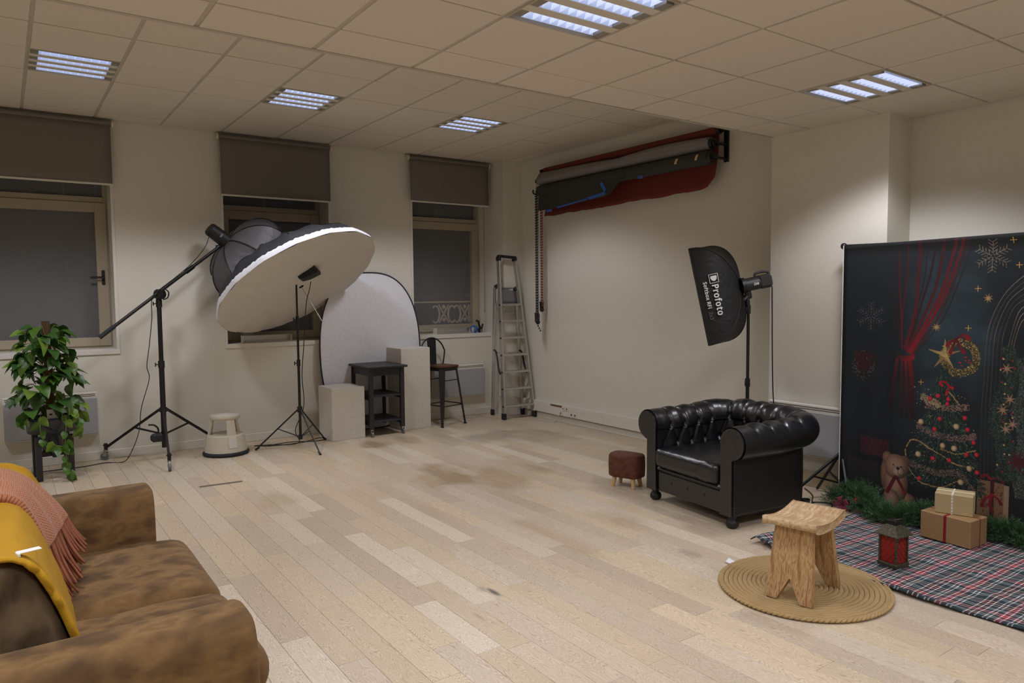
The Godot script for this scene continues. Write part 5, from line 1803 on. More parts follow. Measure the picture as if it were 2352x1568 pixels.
# ---------------------------------------------------------------- paper rolls on the wall
func roll_rack() -> void:
	var t := thing("roll_bracket", "black wall brackets holding three backdrop paper rolls under the ceiling", "bracket", Vector3(XB, 2.93, -6.0))
	for z in [1.335, -1.47]:
		var st := S()
		box(st, Vector3(-0.012, 0.14, z), Vector3(0.022, 0.31, 0.05), 0.002)
		var pl := fin("wall_plate", st, sm("black_metal"), t)
		for k in 3:
			st = S()
			var y: float = [0.28, 0.15, 0.015][k]
			var x: float = [-0.10, -0.16, -0.22][k]
			bar(st, Vector3(-0.01, y, z), Vector3(x, y, z), 0.03, 0.02, Vector3.UP, 0.002)
			tube(st, smooth_path([Vector3(x + 0.03, y - 0.005, z), Vector3(x - 0.02, y - 0.032, z), Vector3(x - 0.05, y - 0.005, z), Vector3(x - 0.045, y + 0.02, z)], 4), 0.01, 6)
			fin("hook", st, sm("black_metal"), pl)
	var rolls := [[Vector3(5.76, 3.21, 0), 0.043, -7.43, -4.70, "red_paper", "red paper roll, topmost of the three under the ceiling"], [Vector3(5.68, 3.085, 0), 0.06, -7.44, -4.71, "grey_paper", "grey paper roll between the red and the black rolls"], [Vector3(5.64, 2.945, 0), 0.068, -7.38, -4.69, "black_paper", "black paper roll with blue tape, lowest of the three under the ceiling"]]
	for k in 3:
		var r: Array = rolls[k]
		var c: Vector3 = r[0]
		var o := thing("paper_roll", r[5], "backdrop roll", Vector3(c.x, c.y, -6.0), 0.0, "backdrop paper rolls")
		var za: float = r[2] + 6.0
		var zb: float = r[3] + 6.0
		var st := S()
		cyl(st, Vector3(0, 0, za), Vector3(0, 0, zb), r[1], -1.0, 26)
		fin("roll", st, sm(r[4]), o)
		st = S()
		cyl(st, Vector3(0, 0, zb), Vector3(0, 0, zb + 0.03), r[1] * 0.95, r[1] * 0.8, 20)
		cyl(st, Vector3(0, 0, zb + 0.03), Vector3(0, 0, zb + 0.075), 0.018, -1.0, 10)
		cyl(st, Vector3(0, 0, za - 0.03), Vector3(0, 0, za), r[1] * 0.45, -1.0, 14)
		cyl(st, Vector3(0, 0, za - 0.05), Vector3(0, 0, za - 0.028), 0.036, -1.0, 16)
		cyl(st, Vector3(0, 0, za - 0.075), Vector3(0, 0, za - 0.05), 0.024, -1.0, 12)
		fin("end_cap", st, sm("black_plastic"), o)
		if k == 0:
			var pn := FastNoiseLite.new(); pn.seed = 6; pn.frequency = 1.4
			st = S()
			shell(st, 60, 12, func(u: float, w: float) -> Vector3:
				var z := lerpf(zb - 0.0, za - 0.0, u)
				var bottom := 2.665 - 3.21 - 0.03 * u + 0.018 * pn.get_noise_2d(z * 2.0, 0.0) + 0.10 * exp(-pow(u / 0.022, 1.6))
				return Vector3(0.042 - 0.03 * (1.0 - w) * (1.0 - w) * 2.0 - 0.02 * exp(-pow(u / 0.05, 2.0)), lerpf(bottom, 0.0, w), z), 0.001)
			fin("hanging_sheet", st, sm("red_paper"), o)
		elif k == 1:
			st = S()
			shell(st, 30, 8, func(u: float, w: float) -> Vector3:
				var a := lerpf(2.7, 0.9 + 1.1 * u * u, w)
				var rr := 0.064 + 0.05 * smoothstep(0.15, 0.9, w) * (1.0 - u)
				return Vector3(rr * cos(a), rr * sin(a), lerpf(za + 0.01, za + 1.35, u)), 0.0012)
			shell(st, 20, 6, func(u: float, w: float) -> Vector3:
				var a := lerpf(2.9, 1.3, w)
				var rr := 0.064 + 0.03 * w * sin(PI * u)
				return Vector3(rr * cos(a), rr * sin(a), lerpf(za + 1.5, zb - 0.02, u)), 0.0012)
			fin("loose_flap", st, sm("grey_paper"), o)
		else:
			st = S()
			shell(st, 36, 10, func(u: float, w: float) -> Vector3:
				var z := lerpf(-5.80, -7.33, u) + 6.0
				var tear := smoothstep(0.0, 0.20, u)
				var bottom := lerpf(2.87, 2.725, tear) - 2.945 - 0.05 * maxf(u - 0.2, 0.0) + 0.004 * sin(u * 40.0)
				return Vector3(-0.062 - 0.012 * (1.0 - w), lerpf(bottom, 0.0, w), z), 0.001)
			fin("hanging_sheet", st, sm("black_paper"), o)
			var tapes := [[[-6.16, 2.885], [-6.09, 2.79], 0.045], [[-6.09, 2.765], [-6.40, 2.735], 0.034], [[-6.38, 2.735], [-6.95, 2.690], 0.018], [[-7.05, 2.672], [-7.16, 2.668], 0.03], [[-5.60, 2.872], [-5.53, 2.868], 0.03]]
			for q in tapes:
				st = S()
				bar(st, Vector3(-0.077 + (0.02 if q[0][0] > -5.7 else 0.0), q[0][1] - 2.945, q[0][0] + 6.0), Vector3(-0.077 + (0.02 if q[0][0] > -5.7 else 0.0), q[1][1] - 2.945, q[1][0] + 6.0), 0.003, q[2], Vector3.UP if absf(q[0][0] - q[1][0]) > 0.08 else Vector3(0, 0.6, 0.8), 0.0)
				fin("blue_tape", st, sm("blue_tape"), o)
			for z in [-5.07, -4.81]:
				st = S()
				for i in 3: box(st, Vector3(-0.0685 * cos(0.25 * i - 0.1), 0.0685 * sin(0.25 * i - 0.1), z + 6.0 + 0.006 * i), Vector3(0.0016, 0.019, 0.028), 0.0, Basis(Vector3.BACK, -(0.25 * i - 0.1)))
				fin("masking_tape", st, sm("masking_tape"), o)
	# bead chains: pairs of looped strands with a weight, each from its own roll
	var cd := [[5.63, -7.455, 2.93, 1.36, "black_plastic", "black bead chain on the lowest roll", 1.27], [5.69, -7.515, 3.06, 1.34, "steel_grey", "grey bead chain hanging from the middle roll", 0.0], [5.75, -7.505, 3.20, 1.50, "chain_red", "red bead chain hanging from the topmost roll", 0.0]]
	sm("chain_red", hexc("8a4034"), 0.5)
	var bead := SphereMesh.new()
	bead.radius = 0.0095; bead.height = 0.024; bead.radial_segments = 8; bead.rings = 4
	for c in cd:
		var o := thing("bead_chain", c[5], "chain", Vector3(c[0], c[3], c[1]), 0.0, "roll pull chains")
		for s in [-1, 1]:
			var st := S()
			var n := int((c[2] - c[3]) / 0.034)
			for i in n: ball(st, Vector3(-0.012 * s, 0.034 * i, 0.030 * s), 0.0115, 6, Vector3(1, 1.25, 1))
			tube(st, PackedVector3Array([Vector3(-0.012 * s, 0, 0.030 * s), Vector3(-0.012 * s, c[2] - c[3], 0.030 * s)]), 0.003, 5)
			fin("strand", st, sm(c[4]), o)
		var st := S()
		cyl(st, Vector3(0, -0.05, -0.005), Vector3(0, 0.05, -0.005), 0.026, 0.03, 10)
		ball(st, Vector3(0, -0.055, 0), 0.03, 10)
		fin("weight", st, sm("black_plastic"), o)
		if c[6] > 0.0:
			st = S()
			for i in 4: ball(st, Vector3(0.01 * i, -0.09 - 0.03 * i, 0.01 * i), 0.011, 6, Vector3(1, 1.4, 1))
			fin("loose_end", st, sm("black_plastic"), o)

# ---------------------------------------------------------------- furniture along the window wall
func reflector_panel() -> void:
	var t := thing("reflector_panel", "tall oval white reflector panel with a black rim leaning on the window wall", "reflector", Vector3(3.74, 0.0, -8.30))
	var a := 0.665
	var hh := 0.965
	var lean := func(x: float, y: float) -> Vector3: return Vector3(x, y + hh, -0.012 - 0.035 * (y + hh))
	var rim := func(an: float) -> Vector2:
		var c := cos(an); var s := sin(an)
		return Vector2(signf(c) * pow(absf(c), 0.78) * a, signf(s) * pow(absf(s), 0.86) * hh)
	var n := FastNoiseLite.new(); n.seed = 17; n.frequency = 1.1; n.fractal_octaves = 3
	var st := S()
	grid(st, 80, 20, func(u: float, r: float) -> Vector3:
		var q: Vector2 = rim.call(u * TAU) * r
		var p: Vector3 = lean.call(q.x, q.y)
		var fold := sin((q.x * 0.8 + q.y) * 11.0) * 0.006 * (0.4 + absf(n.get_noise_2d(q.x, q.y)))
		return p + Vector3(0, 0, (0.016 * n.get_noise_2d(q.x * 1.6 + q.y, q.y * 0.9 - q.x) + fold) * (1.0 - r * r)), true)
	fin("cloth", st, sm("white_cloth"), t)
	var pts := PackedVector3Array()
	for i in 120:
		var q: Vector2 = rim.call(TAU * i / 120.0)
		pts.append(lean.call(q.x, q.y))
	st = S()
	tube(st, pts, 0.009, 7, true)
	fin("rim", st, sm("black_cloth"), t)

func plinths() -> void:
	var t := thing("plinth", "short white square plinth left of the black trolley table", "plinth", Vector3(3.205, 0, -8.04), 0.02, "white plinths")
	var st := S()
	box(st, Vector3(0, 0.30, 0), Vector3(0.40, 0.60, 0.40), 0.003)
	fin("body", st, sm("plinth_white"), t)
	t = thing("plinth", "tall white square plinth between the black trolley table and the bar stool", "plinth", Vector3(4.14, 0, -8.165), 0.02, "white plinths")
	st = S()
	box(st, Vector3(0, 0.50, 0), Vector3(0.40, 1.0, 0.40), 0.003)
	fin("body", st, sm("plinth_white"), t)

func trolley() -> void:
	var t := thing("trolley_table", "black wooden trolley table with two shelves standing between the white plinths", "trolley", Vector3(3.675, 0, -8.075), -0.01)
	var m := sm("black_paint")
	var st := S()
	box(st, Vector3(0, 0.812, 0), Vector3(0.51, 0.026, 0.64), 0.006)
	fin("tabletop", st, m, t)
	var lx := 0.198; var lz := 0.265
	for x in [-lx, lx]:
		for z in [-lz, lz]:
			st = S()
			var y0 := 0.085 if z > 0 else 0.0
			box(st, Vector3(x, (y0 + 0.80) * 0.5, z), Vector3(0.048, 0.80 - y0, 0.048), 0.003)
			fin("leg", st, m, t)
	st = S()
	for z in [-lz, lz]: box(st, Vector3(0, 0.755, z), Vector3(2 * lx, 0.09, 0.022), 0.002)
	for x in [-lx, lx]: box(st, Vector3(x, 0.755, 0), Vector3(0.022, 0.09, 2 * lz), 0.002)
	fin("apron", st, m, t)
	for y in [0.17, 0.47]:
		st = S()
		box(st, Vector3(0, y, 0), Vector3(2 * lx + 0.02, 0.02, 2 * lz + 0.02), 0.003)
		for x in [-lx, lx]: box(st, Vector3(x, y - 0.02, 0), Vector3(0.024, 0.05, 2 * lz), 0.002)
		fin("shelf", st, m, t)
	for x in [-lx, lx]:
		st = S()
		var c := Vector3(x, 0.03, lz + 0.012)
		for s in [-1, 1]: box(st, c + Vector3(0.015 * s, 0.026, -0.006), Vector3(0.003, 0.055, 0.03), 0.001)
		cyl(st, c + Vector3(0, 0.045, -0.01), c + Vector3(0, 0.06, -0.01), 0.018, -1.0, 12)
		var fork := fin("caster_fork", st, sm("chrome"), t)
		st = S()
		cyl(st, c - Vector3(0.011, 0, 0), c + Vector3(0.011, 0, 0), 0.03, -1.0, 18)
		fin("wheel", st, sm("steel_grey"), fork)

func bar_stool() -> void:
	var t := thing("bar_stool", "black metal bar stool with a brown wooden seat and hooped back", "bar stool", Vector3(4.57, 0, -8.07), 0.24)
	var m := sm("black_metal")
	var st := S()
	pillow(st, Vector3(0, 0.745, 0), Vector3(0.31, 0.028, 0.31), 0.012, 8)
	fin("seat", st, sm("seat_wood"), t)
	st = S()
	box(st, Vector3(0, 0.715, 0), Vector3(0.295, 0.05, 0.295), 0.012)
	fin("seat_frame", st, m, t)
	for x in [-1.0, 1.0]:
		for z in [-1.0, 1.0]:
			st = S()
			bar(st, Vector3(0.128 * x, 0.72, 0.128 * z), Vector3(0.20 * x, 0.012, 0.205 * z), 0.075, 0.024, Vector3(x, 0, z), 0.0, 0.032)
			var leg := fin("leg", st, m, t)
			st = S()
			box(st, Vector3(0.201 * x, 0.008, 0.206 * z), Vector3(0.034, 0.016, 0.034), 0.004)
			fin("rubber_foot", st, sm("rubber"), leg)
	st = S()
	for s in [-1.0, 1.0]:
		cyl(st, Vector3(-0.165, 0.25, 0.17 * s), Vector3(0.165, 0.25, 0.17 * s), 0.007, -1.0, 8)
		cyl(st, Vector3(0.172 * s, 0.26, -0.165), Vector3(0.172 * s, 0.26, 0.165), 0.007, -1.0, 8)
		cyl(st, Vector3(-0.14, 0.57, 0.142 * s), Vector3(0.14, 0.57, 0.142 * s), 0.006, -1.0, 8)
	fin("foot_rail", st, m, t)
	st = S()
	var pts := [Vector3(-0.145, 0.715, -0.14)]
	for k in 13:
		var a := PI - PI * k / 12.0
		pts.append(Vector3(cos(a) * 0.205, 0.90 + sin(a) * 0.195, -0.165 - 0.03 * sin(a)))
	pts.append(Vector3(0.145, 0.715, -0.14))
	tube(st, smooth_path(pts, 3), 0.0095, 8)
	fin("back_hoop", st, m, t)
	st = S()
	shell(st, 4, 10, func(u: float, w: float) -> Vector3: return Vector3(lerpf(-1, 1, u) * lerpf(0.05, 0.078, w), lerpf(0.70, 1.092, w), -0.15 - 0.045 * w + 0.008 * (1.0 - pow(2.0 * u - 1.0, 2.0))), 0.003)
	fin("back_splat", st, m, t)

func ladder() -> void:
	var t := thing("stepladder", "tall aluminium stepladder with black feet standing in the corner", "stepladder", Vector3(5.59, 0, -7.98))
	var o := Vector3(-5.59, 0, 7.98)
	var FL := Vector3(5.355, 0.03, -7.826) + o; var FR := Vector3(5.823, 0.03, -7.785) + o
	var TL := Vector3(5.424, 2.15, -8.02) + o; var TR := Vector3(5.677, 2.15, -8.015) + o
	var BL := Vector3(5.45, 0.03, -8.24) + o; var BR := Vector3(5.815, 0.03, -8.045) + o
	var HL := Vector3(5.40, 1.74, -8.08) + o; var HR := Vector3(5.70, 1.70, -8.045) + o
	var m := sm("alu")
	for e in [[FL, TL], [FR, TR]]:
		var st := S()
		bar(st, e[0], e[1], 0.026, 0.062, Vector3(0.1, 0, 1), 0.003)
		fin("front_stile", st, m, t)
	for e in [[BL, HL], [BR, HR]]:
		var st := S()
		bar(st, e[0], e[1], 0.024, 0.042, Vector3(0.1, 0, 1), 0.003)
		fin("rear_leg", st, m, t)
		st = S()
		bar(st, e[1], e[1] + Vector3(0.03 if e[0] == BL else -0.02, 0.03, 0.05), 0.03, 0.05, Vector3.UP, 0.004)
		fin("hinge", st, sm("black_plastic"), t)
	for y in [0.144, 0.376, 0.601, 0.828, 1.057, 1.281, 1.50]:
		var f: float = y / 2.15
		var a := FL.lerp(TL, f)
		var b := FR.lerp(TR, f)
		var st := S()
		bar(st, a, b, 0.085 if y < 1.4 else 0.10, 0.024, Vector3.UP, 0.003)
		for k in 4: bar(st, a + Vector3(0, 0.0135, -0.03 + 0.02 * k), b + Vector3(0, 0.0135, -0.03 + 0.02 * k), 0.006, 0.004)
		fin("step", st, m, t)
		for q in [a + Vector3(-0.016, 0, 0.01)]:
			st = S()
			cyl(st, q, q + Vector3(-0.004, 0, 0.004), 0.012, -1.0, 8)
			fin("rivet_cap", st, sm("black_plastic"), t)
	var st := S()
	var p0 := FL.lerp(TL, 0.70) + Vector3(0.012, 0, -0.04); var p1 := FR.lerp(TR, 0.70) + Vector3(-0.012, 0, -0.04)
	var p2 := FL.lerp(TL, 0.805) + Vector3(0.012, 0, -0.04); var p3 := FR.lerp(TR, 0.805) + Vector3(-0.012, 0, -0.04)
	shell(st, 4, 4, func(u: float, w: float) -> Vector3: return p0.lerp(p1, u).lerp(p2.lerp(p3, u), w), 0.016)
	fin("platform", st, sm("steel_grey"), t)
	st = S()
	bar(st, TL + Vector3(-0.01, 0.005, 0), TR + Vector3(0.012, -0.012, 0.01), 0.07, 0.035, Vector3.UP, 0.01)
	for q in [TL, TR]: box(st, q + Vector3(0, -0.03, 0), Vector3(0.04, 0.06, 0.075), 0.006)
	fin("top_handle", st, sm("black_plastic"), t)
	for e in [[FL, FR], [BL, BR]]:
		for q in e:
			st = S()
			box(st, q + Vector3(0, 0.012, 0), Vector3(0.042, 0.084, 0.075 if e[0] == FL else 0.055), 0.008)
			fin("rubber_foot", st, sm("rubber"), t)
	st = S()
	for y in [0.22, 0.84, 1.40]: bar(st, BL.lerp(HL, y / 1.72), BR.lerp(HR, y / 1.72), 0.01, 0.02, Vector3.UP, 0.002)
	fin("rear_brace", st, m, t)
	for e in [[FL.lerp(TL, 0.28), BL.lerp(HL, 0.49)], [FR.lerp(TR, 0.28), BR.lerp(HR, 0.49)]]:
		st = S()
		tube(st, smooth_path([e[0] + Vector3(0.0, -0.04, -0.02), e[0] + Vector3(-0.02, 0.02, -0.05), e[0].lerp(e[1], 0.6) + Vector3(-0.012, 0.1, 0), e[1] + Vector3(0, 0.03, 0)], 6), 0.012, 8)
		fin("spreader_strap", st, sm("black_plastic"), t)

func step_stool() -> void:
	var t := thing("step_stool", "round cream plastic step stool with a black rubber rim beside the boom stand", "step stool", Vector3(1.875, 0, -7.93), -0.5)
	var m := sm("plastic_cream")
	var st := S()
	lathe(st, [Vector2(0.16, 0.0), Vector2(0.222, 0.0), Vector2(0.232, 0.012), Vector2(0.229, 0.03), Vector2(0.215, 0.04), Vector2(0.20, 0.04)], 40)
	fin("rubber_rim", st, sm("rubber"), t)
	st = S()
	lathe(st, [Vector2(0.213, 0.035), Vector2(0.208, 0.06), Vector2(0.187, 0.20), Vector2(0.183, 0.212), Vector2(0.172, 0.216), Vector2(0.13, 0.212), Vector2(0.0, 0.212)], 40)
	fin("lower_step", st, m, t)
	st = S()
	lathe(st, [Vector2(0.0, 0.376), Vector2(0.143, 0.372), Vector2(0.152, 0.378), Vector2(0.150, 0.408), Vector2(0.142, 0.418), Vector2(0.12, 0.414), Vector2(0.0, 0.414)], 40)
	fin("top_step", st, m, t)
	st = S()
	lathe(st, [Vector2(0.12, 0.414), Vector2(0.118, 0.42), Vector2(0.0, 0.42)], 36)
	fin("top_pad", st, sm("plinth_white"), t)
	for k in 3:
		st = S()
		var a0 := TAU * k / 3.0 - 0.27 + 0.62
		grid(st, 6, 4, func(u: float, w: float) -> Vector3:
			var a := a0 + 0.54 * u
			var r := lerpf(0.178, 0.147, w)
			return Vector3(sin(a) * r, lerpf(0.20, 0.385, w), cos(a) * r))
		grid(st, 6, 4, func(u: float, w: float) -> Vector3:
			var a := a0 + 0.54 * u
			var r := lerpf(0.178, 0.147, w) - 0.03
			return Vector3(sin(a) * r, lerpf(0.20, 0.385, w), cos(a) * r), true)
		for s in [0.0, 1.0]:
			var a: float = a0 + 0.54 * s
			var d := Vector3(sin(a), 0, cos(a))
			quad_out(st, d * 0.178 + Vector3(0, 0.2, 0), d * 0.148 + Vector3(0, 0.2, 0), d * 0.117 + Vector3(0, 0.385, 0), d * 0.147 + Vector3(0, 0.385, 0), d.cross(Vector3.UP) * (1.0 if s == 0.0 else -1.0))
		fin("leg", st, m, t)
		st = S()
		var d := Vector3(sin(a0 + 0.27), 0, cos(a0 + 0.27))
		bar(st, d * 0.2035 + Vector3(0, 0.085, 0), d * 0.187 + Vector3(0, 0.20, 0), 0.085, 0.006, d, 0.002)
		fin("guide_panel", st, sm("plinth_white"), t)

func wood_stool() -> void:
	var t := thing("wooden_stool", "carved raw wood stool with a dipped seat standing on the round jute rug", "stool", Vector3(3.502, 0.0247, -2.252), 0.19)
	var st := S()
	var hw := 0.200; var hd := 0.143
	var prof := PackedVector2Array()
	for k in 15:
		var x := lerpf(-hw, hw, k / 14.0)
		prof.append(Vector2(x, 0.436 - 0.030 * (1.0 - pow(x / hw, 2.0)) - (0.004 if k == 0 or k == 14 else 0.0)))
	for k in 15:
		var x := lerpf(hw, -hw, k / 14.0)
		prof.append(Vector2(x, 0.393 - 0.022 * (1.0 - pow(x / hw, 2.0)) + (0.004 if k == 0 or k == 14 else 0.0)))
	var n := prof.size()
	loft(st, func(k: float) -> Vector2: return prof[int(k * n + 0.5) % n], n, [[-hd, 0.005], [-hd + 0.005, 0.0], [0.0, 0.0], [hd - 0.005, 0.0], [hd, 0.005]], Transform3D(), Vector2(0, 0.39))
	fin("seat", st, sm("raw_wood"), t)
	for s in [-1.0, 1.0]:
		st = S()
		var poly := PackedVector2Array([Vector2(-0.125, 0.0), Vector2(-0.062, 0.0), Vector2(-0.002, 0.118), Vector2(0.002, 0.118), Vector2(0.062, 0.0), Vector2(0.125, 0.0), Vector2(0.098, 0.387), Vector2(-0.098, 0.387)])
		# plank leaning outwards
		var ax := Vector3(0, 0, 1)
		var up := Vector3(-0.062 * s, 0.385, 0).normalized()
		var nn := ax.cross(up)
		prism(st, poly, -0.019, 0.019, Transform3D(Basis(ax, up, nn), Vector3(0.183 * s, 0.0, 0)))
		fin("leg_plank", st, sm("raw_wood_upright"), t)
	st = S()
	box(st, Vector3(0, 0.335, 0), Vector3(0.26, 0.05, 0.03), 0.004)
	fin("stretcher", st, sm("raw_wood"), t)

func pouf() -> void:
	var t := thing("footstool", "small brown suede footstool on pale wooden legs beside the armchair", "footstool", Vector3(4.322, 0, -4.462), 0.33)
	var st := S()
	loft(st, func(k: float) -> Vector2:
		var c := cos(TAU * k); var q := sin(TAU * k)
		return Vector2(0.102 * signf(c) * pow(absf(c), 0.55), 0.15 * signf(q) * pow(absf(q), 0.7)), 40, [[0.088, 0.012], [0.094, 0.003], [0.104, 0.0], [0.19, -0.003], [0.255, 0.0], [0.272, 0.004], [0.282, 0.014], [0.286, 0.03], [0.288, 0.06]], Transform3D(Basis(Vector3(1, 0, 0), Vector3(0, 0, -1), Vector3(0, 1, 0)), Vector3.ZERO), Vector2.ZERO)
	fin("seat", st, sm("pouf_suede"), t)
	for x in [-1.0, 1.0]:
		for z in [-1.0, 1.0]:
			st = S()
			cyl(st, Vector3(0.068 * x, 0.0, 0.098 * z), Vector3(0.055 * x, 0.10, 0.082 * z), 0.016, 0.021, 12)
			fin("leg", st, sm("pale_wood"), t)

# ---------------------------------------------------------------- potted climber
func leaf_mesh(m: Material, sd: int) -> Mesh:
	var r := RandomNumberGenerator.new()
	r.seed = sd
	var st := S()
	var rows := 7
	var L := []
	for i in rows + 1:
		var f := float(i) / rows
		var w := 0.42 * pow(sin(PI * pow(f, 0.62)), 0.8) * (1.0 - 0.35 * f) if f < 1.0 else 0.0
		var y := f - (0.10 * (1.0 - f) if i == 0 else 0.0)
		var droop := -0.30 * f * f + r.randf_range(-0.02, 0.02)
		L.append([Vector3(-w, droop + w * 0.34 - (0.06 if i == 1 else 0.0), y - (0.12 if i == 1 else 0.0)), Vector3(0, droop, y), Vector3(w, droop + w * 0.34, y - (0.12 if i == 1 else 0.0))])
	for i in rows:
		quad(st, L[i][0], L[i + 1][0], L[i + 1][1], L[i][1])
		quad(st, L[i][1], L[i + 1][1], L[i + 1][2], L[i][2])
	st.generate_normals(); st.index()
	var mesh := st.commit()
	mesh.surface_set_material(0, m)
	return mesh

func plant() -> void:
	var s := thing("plant_stand", "black wooden plant stand with four legs under the potted climber", "plant stand", Vector3(0.335, 0, -7.86), 0.08)
	for x in [-1.0, 1.0]:
		for z in [-1.0, 1.0]:
			var st := S()
			box(st, Vector3(0.125 * x, 0.20, 0.11 * z), Vector3(0.048, 0.40, 0.048), 0.004)
			fin("leg", st, sm("black_paint"), s)
	var st := S()
	box(st, Vector3(0, 0.225, 0), Vector3(0.235, 0.05, 0.03), 0.002)
	box(st, Vector3(0, 0.225, 0), Vector3(0.03, 0.05, 0.21), 0.002)
	fin("cross_rail", st, sm("black_paint"), s)
	var t := thing("potted_plant", "climbing plant with heart-shaped green leaves on a coir pole in a dark pot", "plant", Vector3(0.335, 0.25, -7.86))
	st = S()
	lathe(st, [Vector2(0.0, 0.0), Vector2(0.078, 0.0), Vector2(0.082, 0.01), Vector2(0.095, 0.17), Vector2(0.195, 0.18), Vector2(0.205, 0.30), Vector2(0.208, 0.315), Vector2(0.198, 0.315), Vector2(0.19, 0.19), Vector2(0.0, 0.19)], 36)
	fin("pot", st, sm("pot_plastic"), t)
	st = S()
	lathe(st, [Vector2(0.192, 0.285), Vector2(0.1, 0.295), Vector2(0.0, 0.30)], 24)
	fin("soil", st, sm("plant_soil"), t)
	st = S()
	cyl(st, Vector3(0, 0.28, 0), Vector3(-0.01, 1.19, 0.0), 0.036, 0.033, 16)
	fin("coir_pole", st, sm("coir"), t)
	st = S()
	box(st, Vector3(0.02, 0.355, 0.14), Vector3(0.12, 0.085, 0.002), 0.0, Basis(Vector3.RIGHT, -0.3))
	var tg := fin("plant_label", st, sm("paper_white"), t)
	st = S()
	for k in 2: cyl(st, Vector3(-0.01 + 0.045 * k, 0.355, 0.143), Vector3(-0.01 + 0.045 * k, 0.3555, 0.1435), 0.014, -1.0, 10)
	fin("label_mark", st, sm("leaf_deep"), tg)
	var kinds := []
	for k in 3: kinds.append(leaf_mesh(sm(["leaf_deep", "leaf_mid", "leaf_lime"][k]), 50 + k))
	var r := RandomNumberGenerator.new()
	r.seed = 23
	var vines := S()
	for i in 175:
		var y := lerpf(0.36, 1.14, pow(r.randf(), 0.85))
		var f := (y - 0.30) / 0.86
		var spread := lerpf(0.27, 0.15, pow(f, 1.6))
		var a := r.randf() * TAU
		var rad := spread * sqrt(r.randf_range(0.12, 1.0))
		var p := Vector3(cos(a) * rad - 0.02 * f - 0.015, y + r.randf_range(-0.03, 0.03), sin(a) * rad)
		var out := Vector3(cos(a), 0, sin(a))
		var fwd := (out * 0.7 + Vector3(r.randf_range(-0.6, 0.6), r.randf_range(-0.9, 0.1), r.randf_range(-0.3, 0.7))).normalized()
		var side := fwd.cross(Vector3.UP).normalized()
		var nr := side.cross(fwd)
		var B := Basis(side, nr, fwd).rotated(fwd, r.randf_range(-0.5, 0.5)).scaled(Vector3.ONE * r.randf_range(0.095, 0.165))
		var kind := 0 if r.randf() < 0.52 else (1 if r.randf() < 0.75 else 2)
		inst("leaf", kinds[kind], t, Transform3D(B, p))
		if i % 2 == 0: tube(vines, smooth_path([Vector3(-0.008 + cos(a) * 0.03, y - 0.05, sin(a) * 0.03), p * Vector3(0.6, 1, 0.6) + Vector3(0, 0.02, 0), p], 3), 0.0022, 4)
	# trailing runners
	var trails := [[Vector3(0.06, 0.36, 0.15), Vector3(0.10, 0.32, 0.23), Vector3(0.085, 0.10, 0.235), Vector3(0.09, -0.06, 0.24), Vector3(0.10, -0.17, 0.25), Vector3(0.105, -0.225, 0.26)], [Vector3(0.16, 0.42, 0.08), Vector3(0.22, 0.36, 0.12), Vector3(0.235, 0.24, 0.13), Vector3(0.225, 0.12, 0.14)], [Vector3(-0.08, 0.38, 0.16), Vector3(-0.10, 0.31, 0.225), Vector3(-0.08, 0.14, 0.23), Vector3(0.02, 0.08, 0.24), Vector3(0.08, 0.06, 0.24)], [Vector3(-0.12, 0.40, 0.10), Vector3(-0.20, 0.36, 0.12), Vector3(-0.24, 0.30, 0.12)], [Vector3(0.1, 0.40, 0.14), Vector3(0.155, 0.40, 0.20), Vector3(0.19, 0.34, 0.215), Vector3(0.20, 0.28, 0.21)]]
	for tr in trails:
		var path := smooth_path(tr, 5)
		tube(vines, path, 0.003, 5)
		for i in range(4, path.size(), 2):
			var fwd := Vector3(r.randf_range(-0.7, 0.7), r.randf_range(-1.0, -0.2), r.randf_range(0.0, 0.7)).normalized()
			var side := fwd.cross(Vector3(0, 0.3, -1)).normalized()
			var B := Basis(side, side.cross(fwd), fwd).scaled(Vector3.ONE * r.randf_range(0.075, 0.12))
			inst("leaf", kinds[1 if r.randf() < 0.6 else 2], t, Transform3D(B, path[i]))
	fin("vine", vines, sm("vine"), t)

# ---------------------------------------------------------------- gifts, lantern, garlands
func gifts() -> void:
	var t := thing("gift_box", "larger brown paper gift box tied with red ribbon, under the smaller one", "gift box", Vector3(5.035, 0.018, -2.165), -0.06)
	var st := S()
	box(st, Vector3(0, 0.088, 0), Vector3(0.205, 0.176, 0.315), 0.004)
	fin("box", st, sm("kraft_dark"), t)
	st = S()
	var b := 0.0012
	box(st, Vector3(0, 0.088, 0.0), Vector3(0.205 + 2 * b, 0.176 + 2 * b, 0.022), 0.003)
	box(st, Vector3(0.012, 0.088, 0.0), Vector3(0.012, 0.176 + 2 * b, 0.315 + 2 * b), 0.003)
	fin("ribbon", st, sm("red_velvet"), t)
	t = thing("gift_box", "smaller pale brown gift box with white ribbon on top of the larger one", "gift box", Vector3(5.075, 0.195, -2.175), 0.32)
	st = S()
	box(st, Vector3(0, 0.066, 0), Vector3(0.168, 0.132, 0.215), 0.004)
	fin("box", st, sm("kraft_light"), t)
	st = S()
	box(st, Vector3(0, 0.066, -0.01), Vector3(0.168 + 2 * b, 0.132 + 2 * b, 0.014), 0.003)
	box(st, Vector3(0.01, 0.066, 0.0), Vector3(0.013, 0.132 + 2 * b, 0.215 + 2 * b), 0.003)
	var rb := fin("ribbon", st, sm("white_ribbon"), t)
	st = S()
	for k in 6: box(st, Vector3(-0.0862, 0.012 + 0.021 * k, -0.01), Vector3(0.001, 0.005, 0.005))
	for k in 6: box(st, Vector3(0.01, 0.012 + 0.021 * k, 0.1093), Vector3(0.005, 0.005, 0.001))
	fin("printed_dots", st, sm("steel_grey"), rb)

